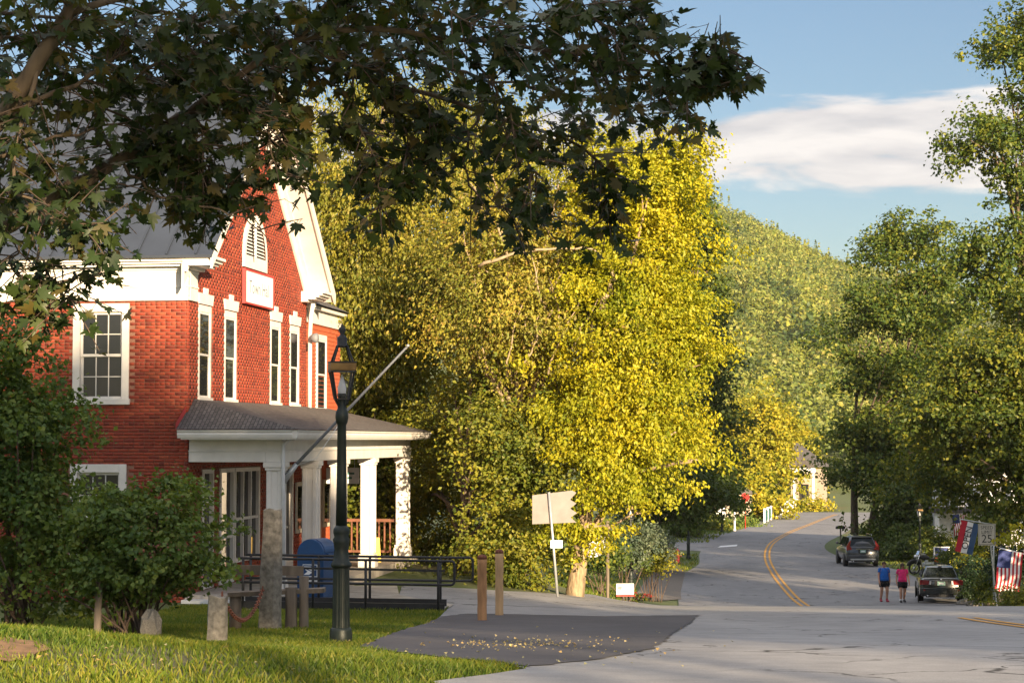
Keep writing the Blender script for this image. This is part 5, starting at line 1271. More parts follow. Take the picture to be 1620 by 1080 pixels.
# ================================================================== vegetation
def E(px, py, d, rx, ry, dep=1.0, wt=1.0):
    k = d / F; c = P(px, py, d); return (c, (rx * k, rx * k * dep, ry * k), wt)
def crown_pts(ells, n_clump, per, cr_, flat=.65, shell=.42):
    vol = np.array([e[1][0] * e[1][1] * e[1][2] * e[2] for e in ells]) ** .75; pr = vol / vol.sum()
    idx = rng.choice(len(ells), n_clump, p=pr)
    C0 = np.array([e[0][:] for e in ells])[idx]; R0 = np.array([e[1] for e in ells])[idx]
    u = unit(rng.normal(size=(n_clump, 3))); r = rng.random(n_clump) ** shell
    r = r * (1 + .10 * np.sin(u[:, :1] * 5 + idx[:, None])[:, 0] + .10 * np.sin(u[:, 2] * 7 + 2 * idx))
    cc = C0 + u * R0 * r[:, None]
    # gather the clumps into flattened boughs so that light and dark layers and gaps show
    nb = max(4, n_clump // 9); bi = rng.integers(0, nb, n_clump); bc = cc[:nb]
    spread = cr_ * 1.35; j = rng.normal(size=(n_clump, 3)) * spread * np.array([1, 1, .42]); j[:, 2] -= .10 * (j[:, 0] ** 2 + j[:, 1] ** 2) / spread
    cc = np.where((rng.random(n_clump) < .80)[:, None], bc[bi] + j, cc); u = np.where(True, unit((cc - C0) / R0), u)
    cr = cr_ * rng.uniform(.55, 1.35, n_clump)
    k = rng.poisson(per, n_clump).clip(3)
    ci = np.repeat(np.arange(n_clump), k)
    off = rng.normal(size=(len(ci), 3)) * .55; off[:, 2] *= flat
    pts = cc[ci] + off * cr[ci][:, None]
    out = unit(u[ci] * np.array([1, 1, .8]) + 1e-6)
    return pts, out, cc, off
def make_crown(name, parent, ells, n_clump, per, cr_, size, mat, wid=.42, droop=0.0, up=.55, sh=.42, flat=.65):
    pts, out, cc, off = crown_pts(ells, n_clump, per, cr_, flat, sh)
    n_ = len(pts)
    nn = unit(out * .45 + np.array([0, 0, up]) + unit(off) * .3 + rng.normal(size=(n_, 3)) * .55)
    td = None
    if droop: td = np.tile(np.array([[0, 0, -droop]]), (n_, 1)) + out * .4
    v, f = leaf_geo(pts, nn, size * rng.uniform(.65, 1.3, n_), wid, .16, td)
    v = v - np.array(parent.location)
    o = np_mesh(name, v, f, mat, parent); return o, cc
def bez(a, b, bend, n_=6):
    m_ = (a + b) / 2 + bend; return [a * (1 - t) ** 2 + m_ * 2 * t * (1 - t) + b * t * t for t in [i / (n_ - 1) for i in range(n_)]]
def make_tree(name, label, base, tr, ells, n_clump, per, cr_, size, mat, bark='bark', top=None, limbs=14, group=None, cat='tree', wid=.42, droop=0, up=.55, twin=False, extra=None, sh=.42, flat=.65):
    T = empty(name, base, 0, label, cat, group); b0 = Vector(base)
    o, cc = make_crown('crown', T, ells, n_clump, per, cr_, size, mat, wid, droop, up, sh, flat)
    if extra: 
        for ex in extra: make_crown('crown', T, *ex)
    tops = [e[0] for e in ells]; ztop = max(e[0].z + e[1][2] * .5 for e in ells)
    cx_ = sum((e[0] * (e[1][0] ** 2) for e in ells), Vector()) / sum(e[1][0] ** 2 for e in ells)
    tp = Vector(top) if top is not None else Vector((b0.x * .4 + cx_.x * .6, b0.y * .4 + cx_.y * .6, ztop))
    stems = [(b0, tp)] if not twin else [(b0 + Vector((-tr * 1.5, 0, 0)), tp + Vector((-1.8, 0, -1))), (b0 + Vector((tr * 1.5, .1, 0)), tp + Vector((1.6, 0, 0)))]
    m_ = MB()
    paths = []
    for a, b in stems:
        pts = bez(a, b, Vector((rnd.uniform(-.5, .5), rnd.uniform(-.4, .4), 0)), 9); pts[0] = pts[0] - Vector((0, 0, .3))
        rad = [tr * (1.28 if i == 0 else 1) * (1 - .86 * (i / 8) ** 1.1) for i in range(9)]
        m_.tube([p_ - b0 for p_ in pts], rad, 10); paths.append((pts, rad))
    sel = rng.choice(len(cc), min(limbs, len(cc)), replace=False)
    for j in sel:
        pts, rad = paths[j % len(paths)]; c = Vector(cc[j]); c = c.lerp(Vector((cx_.x, cx_.y, c.z - .3)), .16)
        hgt = (c.z - b0.z) * rnd.uniform(.45, .75); k = min(range(1, 8), key=lambda i: abs(pts[i].z - b0.z - hgt)); a = pts[k]
        ln = (c - a).length; r0 = min(rad[k] * .6, .02 + ln * .022)
        bp = bez(a, c, Vector((rnd.uniform(-.1, .1) * ln, rnd.uniform(-.1, .1) * ln, .12 * ln)), 6)
        m_.tube([p_ - b0 for p_ in bp], [r0 * (1 - .75 * i / 5) for i in range(6)], 6)
        for _ in range(2):
            s0 = bp[rnd.choice((2, 3, 4))]; e_ = s0 + (c - a).normalized() * ln * rnd.uniform(.08, .2) + Vector([rnd.uniform(-1, 1) for _ in range(3)]) * ln * .14
            m_.tube([p_ - b0 for p_ in bez(s0, e_, Vector((0, 0, .03 * ln)), 4)], [r0 * .4, r0 * .3, r0 * .22, r0 * .1], 5)
    m_.build('trunk', bark, T)
    return T

# --- trees along the left of the street
make_tree('viny_tree', 'tall olive green tree with drooping leaves behind the hall gable', onG(570, 60), .32,
          [E(560, 330, 60.0, 110, 150), E(680, 270, 61.0, 120, 120), E(620, 520, 59.0, 130, 140), E(540, 560, 60.0, 70, 170), E(500, 300, 62.0, 60, 140), E(700, 430, 59.0, 90, 110), E(760, 220, 63.0, 90, 90), E(600, 180, 63.0, 90, 70)],
          1450, 60, .62, .145, 'leaf_willow', droop=1.3, wid=.26, up=.15, limbs=26)
make_tree('brown_tree', 'half bare brownish tree with dead branches left of the yellow tree', onG(815, 53), .26,
          [E(800, 400, 52.5, 95, 90), E(860, 330, 53.5, 80, 80), E(790, 500, 51.5, 90, 90), E(870, 520, 51.5, 85, 100), E(930, 430, 52.5, 60, 100)],
          900, 56, .55, .105, 'leaf_brownish', 'dead_wood', limbs=60, wid=.3, droop=.5)
bt = [o_ for o_ in bpy.data.objects if o_.name.startswith('brown_tree')][0]
def dead(pts, r0, r1):
    sp = []
    for i in range(len(pts) - 1):
        for t in (0, .33, .67): sp.append(pts[i].lerp(pts[i + 1], t) + Vector([rnd.uniform(-.06, .06) for _ in range(3)]))
    sp.append(pts[-1]); n_ = len(sp)
    MB().tube([p_ - bt.location for p_ in sp], [r0 + (r1 - r0) * i / (n_ - 1) for i in range(n_)], 6).build('dead_branch', 'dead_wood', bt)
dead([P(755, 425, 50.4), P(800, 405, 50.2), P(850, 394, 50.1), P(910, 392, 50.2), P(950, 400, 50.4), P(985, 425, 50.6)], .045, .015)
dead([P(950, 500, 50.2), P(958, 470, 50.1), P(972, 440, 50.2), P(965, 415, 50.4)], .10, .04)
dead([P(972, 440, 50.2), P(1000, 420, 50.4), P(1030, 430, 50.4)], .04, .01)
for k in range(16):
    px = rnd.uniform(755, 850); py = rnd.uniform(540, 640); dx = rnd.uniform(-50, 30); dy = rnd.uniform(120, 230); d0 = rnd.uniform(50.5, 53)
    dead([P(px, py, d0), P(px + dx * .4, py - dy * .5, d0), P(px + dx, py - dy, d0 + .3)], .022, .008)
for k in range(12):
    px = rnd.uniform(800, 940); py = rnd.uniform(480, 600); dx = rnd.uniform(-40, 60); dy = rnd.uniform(60, 150); d0 = rnd.uniform(50, 51)
    dead([P(px, py, d0), P(px + dx * .4, py - dy * .5, d0), P(px + dx, py - dy, d0 + .3)], .028, .008)
make_tree('understory_tree', 'dense leafy green undergrowth tree beside the porch', onG(730, 52), .14,
          [E(705, 720, 57, 80, 120), E(795, 700, 50.3, 62, 115), E(740, 690, 54.5, 50, 110), E(700, 865, 57, 65, 70), E(800, 865, 49.6, 56, 66), E(745, 870, 55, 45, 60), E(830, 800, 51.5, 60, 120), E(650, 640, 59, 60, 70), E(860, 660, 53.5, 60, 90), E(810, 600, 54.5, 80, 70)],
          1450, 52, .45, .11, 'leaf_under', limbs=40, wid=.36)
make_tree('thicket', 'dark thicket behind the porch railing', onG(600, 58), .1,
          [E(600, 760, 58, 60, 110), E(570, 830, 58, 45, 70), E(620, 860, 57, 45, 60), E(560, 680, 60, 50, 60)], 420, 42, .45, .14, 'leaf_under', limbs=18)
make_tree('yellow_tree', 'tall golden yellow tree with pale stout trunk at the pavement edge', onG(906, 50), .205,
          [E(1010, 330, 51, 80, 95), E(1060, 255, 51.5, 50, 55), E(970, 280, 52, 60, 70), E(1005, 500, 50.5, 80, 95), E(950, 600, 50, 62, 85), E(1030, 660, 50, 58, 95), E(975, 730, 49.5, 70, 65), E(920, 700, 50, 45, 60), E(1050, 430, 51, 52, 80), E(960, 430, 51, 60, 70), E(1075, 560, 51, 35, 70)],
          1250, 92, .42, .105, 'leaf_yellow', 'bark_pale', top=P(985, 330, 51), limbs=44, droop=.5, wid=.34, up=.4,
          extra=[([E(905, 832, 49.3, 40, 22), E(940, 850, 49.2, 32, 22), E(875, 838, 49.4, 22, 14)], 40, 36, .25, .11, 'leaf_yellow', .34, .6)])
make_tree('dark_column_tree', 'tall tree beyond the side street, its shade put into dark leaf colour', onG(1098, 153), .4,
          [E(1108, 380, 153, 26, 80), E(1112, 500, 152, 30, 90), E(1110, 620, 151, 36, 90), E(1095, 740, 150, 50, 60), E(1085, 310, 155, 28, 50)],
          1000, 44, .75, .30, 'leaf_dark', limbs=14)  # dark leaf colour stands in for the shade on this tree
make_tree('shade_tree', 'spreading dark tree over the hydrant island', onG(1040, 108), .24,
          [E(1050, 770, 108, 70, 40), E(1110, 760, 110, 45, 45), E(1000, 740, 106, 60, 60)], 420, 40, .7, .24, 'leaf_dark', limbs=16)
for i, (px, py, d, rx, ry, lab) in enumerate(((1205, 690, 225, 48, 95, 'golden lit maple beyond the bridge railing'), (1185, 770, 200, 30, 45, 'small yellow tree by the red octagonal sign'), (1245, 720, 250, 30, 62, 'tall sunlit yellow green tree past the road bend'),
                                             (1172, 700, 260, 34, 76, 'pale gold tree far behind the side street'))):
    make_tree('golden_tree', lab, onG(px, d), .3, [E(px, py, d, rx, ry), E(px - rx * .4, py + ry * .3, d - 1, rx * .7, ry * .6), E(px + rx * .4, py + ry * .4, d - 1, rx * .6, ry * .6)], 420, 40, .95, .38, 'leaf_gold', limbs=10, group='golden trees past the bend')
# --- right hand trees
make_tree('twin_trunk_tree', 'large dark spreading tree with twin trunks beyond the suv', onG(1361, 130), .27,
          [E(1388, 405, 131, 41.36, 34), E(1432, 365, 132, 53, 36), E(1368, 470, 130, 38.72, 30), E(1412, 490, 131, 60, 34), E(1368, 590, 130, 41.36, 34), E(1422, 600, 130, 64, 40), E(1364, 680, 129, 53, 40), E(1432, 690, 130, 68, 44), E(1344, 738, 128, 49, 30.6), E(1412, 753, 128, 65, 30.6), E(1492, 520, 132, 49, 90), E(1338, 535, 131, 25.52, 20), E(1472, 420, 132, 43, 44)],
          1050, 44, .72, .25, 'leaf_deep', limbs=30, twin=True, top=P(1405, 520, 131))
make_tree('roadside_maple', 'tall leafy maple over the right verge with sunlit tips', onG(1640, 92), .4,
          [E(1626, 90, 92, 67, 70), E(1571, 180, 92, 58, 55), E(1606, 260, 91, 81, 70), E(1536, 240, 92, 37, 36), E(1626, 400, 90, 81, 100), E(1566, 450, 90, 63, 80), E(1726, 250, 94, 99, 200), E(1706, 30, 94, 99, 110)],
          1250, 52, .6, .20, 'leaf_deep', limbs=30, top=P(1650, 180, 92))
make_tree('verge_maple', 'leafy maple with yellow green leaves above the speed limit sign', onG(1630, 79), .28,
          [E(1560, 600, 79, 75, 75), E(1500, 660, 80, 60, 65), E(1600, 700, 78, 70, 75), E(1520, 760, 80, 70, 48), E(1590, 800, 78, 50, 35), E(1660, 560, 80, 90, 130), E(1470, 740, 82, 35, 40)],
          1150, 50, .55, .17, 'leaf_mid', limbs=36, top=P(1610, 600, 79), extra=[([E(1588, 850, 71, 16, 9), E(1605, 842, 71, 16, 9), E(1598, 858, 71, 10, 6)], 16, 22, .2, .12, 'leaf_yellow', .36, .5)])
make_tree('hedge_tree', 'dark broad shrub tree behind the lamp post on the right', onG(1440, 126), .2,
          [E(1440, 800, 126, 55, 55), E(1480, 780, 124, 45, 60), E(1410, 850, 125, 38, 30), E(1460, 850, 122, 40, 35)], 520, 42, .7, .24, 'leaf_dark', limbs=16)
def shrub(name, label, base, ells, nc, per, cr_, size, mat, stems=14, extra=None, wid=.42, bark='twig', up=.5, group=None, sh=.42):
    T = empty(name, base, 0, label, 'shrub', group); b0 = Vector(base)
    o, cc = make_crown('foliage', T, ells, nc, per, cr_, size, mat, wid, 0, up, sh)
    if extra:
        for nm, ex in extra: tag(make_crown(nm, T, *ex)[0], kind='stuff')
    for j in rng.choice(len(cc), min(stems, len(cc)), replace=False):
        c = Vector(cc[j]); a = b0 + Vector((rnd.uniform(-.25, .25), rnd.uniform(-.2, .2), -.1)); r0 = .014 + .004 * (c - a).length
        m_ = MB().tube([p_ - b0 for p_ in bez(a, c, Vector((0, 0, .2)), 6)], [r0 * (1 - .7 * i / 5) for i in range(6)], 6); m_.build('stem', bark, T)
    return T
ge_ = E
shrub('berry_shrub', 'rounded green shrub with reddish berries in front of the brick wall', onG(215, 26.5),
      [E(250, 830, 26.8, 90, 85), E(180, 850, 26.6, 70, 80), E(290, 875, 26.3, 60, 52), E(220, 915, 26.2, 80, 36), E(335, 895, 24.6, 26, 32), E(325, 915, 23.9, 22, 16), E(140, 880, 26.9, 50, 80)],
      640, 30, .16, .075, 'leaf_shrub', 34, [('berries', ([E(250, 860, 26.4, 85, 80), E(310, 890, 26.2, 60, 50)], 90, 5, .12, .028, 'berry', .5))])
shrub('tall_shrub', 'tall dark shrub against the brick wall at the frame edge', onG(30, 27.5),
      [E(20, 800, 27.5, 80, 160), E(60, 720, 27.8, 55, 90), E(10, 600, 28, 60, 110), E(90, 900, 27, 55, 80), E(-60, 760, 27.5, 90, 230), E(60, 640, 28, 45, 40)],
      720, 30, .2, .085, 'leaf_shrub', 26, [('twig_leaves', ([E(100, 620, 28, 34, 70), E(40, 500, 28.3, 34, 30), E(110, 690, 27.6, 30, 20)], 40, 14, .15, .075, 'leaf_shrub', .4))])
for (px, py, d, rx, ry, mat, sz, lab) in ((1537, 905, 86, 26, 36, 'leaf_pine', .10, 'round blue green evergreen shrub behind the sedan mirror'), (1618, 945, 64, 30, 22, 'leaf_under', .09, 'bushy golden green hedge under the large flag'),
                                          (1600, 880, 76, 22, 30, 'leaf_pine', .10, 'dark evergreen beside the large flag'), (1545, 868, 92, 18, 30, 'leaf_gold', .12, 'yellowing grassy shrub below the open flag'),
                                          (1522, 872, 101, 18, 22, 'leaf_mid', .13, 'leafy green shrub in front of the white porch'), (1425, 868, 120, 34, 17, 'leaf_dark', .17, 'low dark hedge behind the suv'),
                                          (1385, 846, 136, 26, 12, 'leaf_dark', .18, 'long low hedge behind the twin trunks'), (1480, 855, 116, 22, 16, 'leaf_mid', .15, 'green shrub behind the motorcycle'),
                                          (1565, 925, 78, 16, 18, 'leaf_mid', .09, 'small round shrub at the speed sign foot'),
                                          (990, 852, 66, 34, 34, 'leaf_pale', .10, 'grey green leafy shrub behind the lawn patch'), (1030, 858, 84, 26, 26, 'leaf_pale', .11, 'pale leafy shrub above the retaining wall'),
                                          (950, 868, 63, 34, 22, 'leaf_dark', .10, 'dark low shrub under the shield shaped board'), (1036, 880, 84, 18, 14, 'leaf_gold', .09, 'yellow flowering bush on the retaining wall'),
                                          (1075, 826, 150, 30, 16, 'leaf_shrub', .2, 'low green hedge beyond the side street'), (1118, 824, 165, 26, 14, 'leaf_mid', .2, 'round green bush beyond the far lamp post'),
                                          (1172, 826, 175, 14, 11, 'leaf_shrub', .2, 'trimmed bush beside the tall white post'), (1275, 800, 228, 28, 16, 'leaf_gold', .3, 'sunlit golden bush at the road bend')):
    k = d / F
    b_ = onG(px, d); c0 = P(px, py, d)
    shrub('shrub', lab, b_, [(c0, (rx * k, rx * k, ry * k), 1), (c0 + Vector((rx * k * .5, -.1, -ry * k * .4)), (rx * k * .7, rx * k * .7, ry * k * .6), 1), (c0 + Vector((-rx * k * .5, -.1, -ry * k * .4)), (rx * k * .7, rx * k * .7, ry * k * .6), 1)], 170, 24, .28 * max(1, d / 90), sz, mat, 8)
b_ = onG(1013, 58); shrub('red_flowers', 'small patch of red flowers at the end of the lawn', b_, [(b_ + Vector((0, 0, .18)), (.3, .3, .2), 1)], 26, 12, .1, .06, 'leaf_mid', 4, [('blossoms', ([(b_ + Vector((0, 0, .28)), (.3, .3, .14), 1)], 22, 5, .06, .05, 'petal_red', .5))])

# --- shade trees out of frame on the right side of the street: they throw the long shadows
row = 'shade trees across the street'
cast = [(25.0, -39, 20.8, 11.2, 5.5, 'tall shade tree behind the added barn, first of three'), (32.5, -38, 14.6, 10.6, 4.2, 'tall shade tree behind the added barn, second of three'), (23.5, -47, 19.5, 13.2, 4.6, 'tall shade tree behind the added barn, third of three'), (22.4, -21, 12.4, 8.4, 2.6, 'slender shade tree beside the added barn'),
        (23.6, -4, 7.4, -.5, 4, 'round shade tree across the street from the viewer'), (22.8, 6, 4.4, -1, 3.6, 'low shade tree across the street, next after the round one'),
        (21.9, 16, 2.6, -1.6, 3.0, 'small shade tree across the street, beyond the low one'), (20.0, 27, 1.6, -2, 3.0, 'small shade tree across the street, halfway to the crest'), (21.5, 40, 2.4, -2.6, 3.4, 'small shade tree across the street, at the crest'), (23.5, 55, 8, -3, 4.4, 'shade tree across the street, past the crest'),
        (33.5, 94, 13.5, -4, 5, 'tall shade tree behind the roadside maple'), (33.0, 72, 8, -4, 5, 'tall shade tree behind the verge maple')]
for (x, y, h, zb_, rx, lab) in cast:
    b_ = Vector((x, y, g(x, y))); hh_ = (h - zb_) / 2; c0 = Vector((x, y, (h + zb_) / 2))
    make_tree('shade_tree', lab, b_, .3, [(c0, (rx, rx, hh_), 1), (c0 + Vector((rx * .5, rx * .4, -hh_ * .2)), (rx * .7, rx * .7, hh_ * .7), 1), (c0 + Vector((-rx * .4, -rx * .5, hh_ * .1)), (rx * .7, rx * .7, hh_ * .7), 1)],
              int(70 + rx * hh_ * 11), 26, .9, .40, 'leaf_mid', limbs=12, group=row)
# barn added out of view; its ridge shapes the sun streak ahead
q = Vector((27.8, -27.5, g(27.8, -27.5))); bn_ = empty('added_barn', q, 0, 'unseen barn with grey roof, added behind the viewer to shape the sunlight', 'barn')
zr_ = 7.55 - q.z
MB().box(-7.4, 8, -5.2, 5.2, -.5, zr_ - 3.4).prism([(-5.2, zr_ - 3.4), (5.2, zr_ - 3.4), (0, zr_ - .1)], -7.4, 8, 'x').build('wall', 'label_white', bn_)
MB().add([(-7.7, -5.7, zr_ - 3.7), (8.4, -5.7, zr_ - 3.7), (8.4, 0, zr_), (-7.7, 0, zr_), (8.4, 5.7, zr_ - 3.7), (-7.7, 5.7, zr_ - 3.7)], [(0, 1, 2, 3), (3, 2, 4, 5)]).build('roof', 'roof_metal', bn_)
MB().box(-1.6, 1.6, 5.2, 5.28, -.2, 2.9).build('door', 'red_paint', bn_)
for x in (-4.5, 4, 6.3): MB().box(x - .5, x + .5, 5.2, 5.27, 1.0, 2.4).build('window', 'glass', bn_)

# --- far wooded hill
def hillz(x, y):
    ridge = 80 - np.clip(x - 70, 0, 220) * .23 + np.clip(70 - x, 0, 300) * .03 + 4 * np.sin(x * .031) + 3 * np.sin(x * .083 + 1)
    t = np.clip((y - 300) / 500, 0, 1.6); s = np.where(t < 1, t ** 1.15, 1 - (t - 1) * .35)
    return -9 + (ridge + 9) * s + 2.5 * np.sin(x * .05 + y * .02) * np.clip(t, 0, 1)
hx = np.linspace(-500, 700, 90); hy_ = np.linspace(290, 1090, 70); XX, YY = np.meshgrid(hx, hy_)
nv = np.stack([XX, YY, hillz(XX, YY)], -1).reshape(-1, 3); nx_ = 90; ii = (np.arange(69)[:, None] * nx_ + np.arange(89)[None, :]).reshape(-1)
tag(np_mesh('hill', nv, np.stack([ii, ii + 1, ii + nx_ + 1, ii + nx_], 1), 'ground', smooth=True), kind='structure')
def forest():
    nv_, no_ = 2900, 900; nt_ = nv_ + no_
    yv = 310 + 540 * rng.random(nv_) ** .75; xv = yv * rng.uniform(.075, .215, nv_)
    x = np.concatenate([xv, rng.uniform(-300, 450, no_)]); y = np.concatenate([yv, rng.uniform(320, 860, no_)]); z = hillz(x, y)
    con = rng.random(nt_) < .16
    h = rng.uniform(7, 13, nt_) * np.where(con, 1.15, 1); r = np.where(con, h * .2, h * rng.uniform(.3, .42, nt_))
    ci = np.repeat(np.arange(nt_), np.where(np.arange(nt_) < nv_, 78, 24)); n_ = len(ci)
    u = unit(rng.normal(size=(n_, 3))); u[:, 2] = np.abs(u[:, 2]) * .9 - .15; rr = rng.random(n_) ** .3
    p_ = np.empty((n_, 3)); t = rng.random(n_)
    isc = con[ci]
    p_[:, 0] = x[ci] + r[ci] * np.where(isc, u[:, 0] * (1 - t), u[:, 0] * rr); p_[:, 1] = y[ci] + r[ci] * np.where(isc, u[:, 1] * (1 - t), u[:, 1] * rr)
    p_[:, 2] = z[ci] + np.where(isc, h[ci] * (.15 + .85 * t), h[ci] * .55 + u[:, 2] * h[ci] * .45 * rr)
    nn = unit(u + np.array([0, 0, .4]) + .4 * rng.normal(size=(n_, 3)))
    v, f = leaf_geo(p_, nn, rng.uniform(.55, 1.25, n_) * np.where(ci < nv_, 1, 1.8), .45, .1)
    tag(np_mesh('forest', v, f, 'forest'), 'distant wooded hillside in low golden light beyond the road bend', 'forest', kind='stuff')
forest()

# --- near maple, trunk left of the frame, boughs over the lawn
TB = onG(-330, 11.0); TB = Vector((-4.3, 10.4, g(-4.3, 10.4)))
MP = empty('maple_tree', TB, 0, 'dark maple whose leafy boughs reach over the lawn from beside the viewer', 'tree')
def pp(*a): return [P(x, y, d) for x, y, d in a]
crot = TB + Vector((.1, .1, 2.3))
boughs = [
    (pp((0, 362, 11.0), (90, 312, 11.0), (190, 250, 11.1), (300, 178, 11.2), (450, 100, 11.4), (560, 62, 11.6)), .05, .022),
    (pp((0, 190, 10.4), (60, 95, 10.3), (110, 20, 10.3), (150, -80, 10.2)), .05, .03),
    (pp((450, 100, 11.4), (600, 132, 11.6), (760, 175, 11.7), (900, 222, 11.8), (975, 285, 11.8), (962, 345, 11.8)), .020, .004),
    (pp((300, 178, 11.2), (480, 60, 11.0), (700, 58, 10.9), (900, 82, 10.8), (1060, 108, 10.7), (1150, 75, 10.6)), .024, .004),
    (pp((600, 132, 11.6), (640, 215, 11.5), (655, 290, 11.4)), .010, .003), (pp((760, 175, 11.7), (735, 255, 11.6), (770, 325, 11.5), (850, 335, 11.5)), .010, .003),
    (pp((90, 312, 11.0), (60, 400, 10.8), (90, 450, 10.7), (110, 475, 10.6)), .012, .003), (pp((190, 250, 11.1), (240, 300, 11.0), (330, 330, 10.9), (395, 355, 10.9), (428, 386, 10.9)), .010, .002),
    (pp((450, 100, 11.4), (425, 200, 11.2), (445, 280, 11.1)), .012, .003), (pp((110, 20, 10.3), (350, -40, 10.4), (600, -50, 10.6), (850, -20, 10.8), (1020, 15, 10.9)), .022, .004),
    (pp((850, -20, 10.8), (980, 50, 10.7), (1070, 120, 10.6), (1120, 145, 10.6)), .010, .003), (pp((190, 250, 11.1), (150, 180, 10.8), (230, 110, 10.6), (330, 60, 10.5)), .014, .004),
    (pp((60, 95, 10.3), (20, 260, 10.2), (60, 330, 10.1), (150, 370, 10.1)), .014, .003), (pp((560, 62, 11.6), (700, 110, 11.9), (850, 140, 12.1), (1000, 170, 12.2), (1060, 150, 12.2)), .014, .003),
    (pp((300, 178, 11.2), (370, 250, 11.4), (480, 200, 11.6), (560, 190, 11.7)), .012, .003), (pp((0, 190, 10.4), (120, 130, 10.6), (260, 60, 10.8), (420, 10, 11)), .018, .005),
    (pp((560, 62, 11.6), (560, 170, 11.4), (600, 270, 11.3), (600, 330, 11.3)), .010, .003), (pp((700, 58, 10.9), (780, 130, 10.9), (820, 220, 10.9), (850, 280, 10.9)), .010, .003),
    (pp((-60, 120, 10.6), (30, 60, 10.8), (160, 170, 11.0), (300, 240, 11.1), (380, 310, 11.1)), .014, .003), (pp((-120, 60, 10.4), (20, 20, 10.6), (180, 60, 10.9), (330, 120, 11.0), (400, 180, 11.0)), .014, .003), (pp((-120, 260, 10.5), (0, 250, 10.6), (120, 210, 10.8), (250, 190, 11.0), (330, 240, 11.0)), .014, .003), (pp((420, 10, 11), (520, 90, 11.2), (650, 130, 11.4), (700, 210, 11.5)), .010, .003),
    (pp((-100, 330, 10.9), (40, 300, 11.3), (170, 300, 11.5), (280, 290, 11.6), (350, 320, 11.6)), .012, .003), (pp((-100, 160, 11.6), (60, 170, 11.8), (200, 140, 12), (340, 110, 12), (470, 150, 12)), .012, .003),
    (pp((-100, 10, 11.4), (100, 60, 11.6), (260, 20, 11.8), (430, 60, 12), (560, 20, 12)), .012, .003), (pp((0, 362, 11.0), (30, 390, 10.9), (20, 420, 10.8), (50, 440, 10.7)), .010, .003), (pp((480, -60, 10.8), (600, 0, 11.2), (720, 20, 11.5), (840, 60, 11.6), (960, 110, 11.6)), .012, .003),
    (pp((480, 60, 11.0), (520, 10, 10.8), (640, -10, 10.6), (760, 40, 10.5), (900, 30, 10.5)), .012, .003),
]
m_ = MB()
m_.tube([TB + Vector((0, 0, -.4)) - TB, Vector((0, 0, .3)), Vector((.05, .05, 1.4)), Vector((.1, .1, 2.6)), Vector((-.1, .1, 5)), Vector((-.3, .3, 8))], [.34, .26, .23, .22, .16, .06], 12)
m_.tube([Vector((.05, .05, 1.7)), Vector((.25, .25, 2.3)), boughs[0][0][0] - TB], [.12, .08, .052], 9)
m_.tube([Vector((.1, .1, 2.4)), (boughs[1][0][0] - TB) * .6 + Vector((0, 0, .9)), boughs[1][0][0] - TB], [.1, .07, .052], 9)
m_.tube([Vector((.1, .1, 2.6)), boughs[18][0][0] - TB], [.06, .02], 7)
up_b = []
for k in range(9):
    a_ = rnd.uniform(0, 2 * PI); z0 = rnd.uniform(3, 6.5); e_ = TB + Vector((3.2 * math.cos(a_) - .6, 3.0 * math.sin(a_) - .6, z0 + rnd.uniform(1.2, 2.5))); s0 = TB + Vector((-.05, .1, z0))
    up_b.append((bez(s0, e_, Vector((0, 0, .6)), 6), .06, .01))
def smooth_path(pts, sub=4):
    out = []
    for i in range(len(pts) - 1):
        p0, p1, p2, p3 = pts[max(0, i - 1)], pts[i], pts[i + 1], pts[min(len(pts) - 1, i + 2)]
        for s_ in range(sub):
            t = s_ / sub; out.append(.5 * ((2 * p1) + (p2 - p0) * t + (2 * p0 - 5 * p1 + 4 * p2 - p3) * t * t + (3 * p1 - p0 - 3 * p2 + p3) * t ** 3))
    return out + [pts[-1]]
leaves = []       # (pos, normal, tip dir, size)
tw = MB()
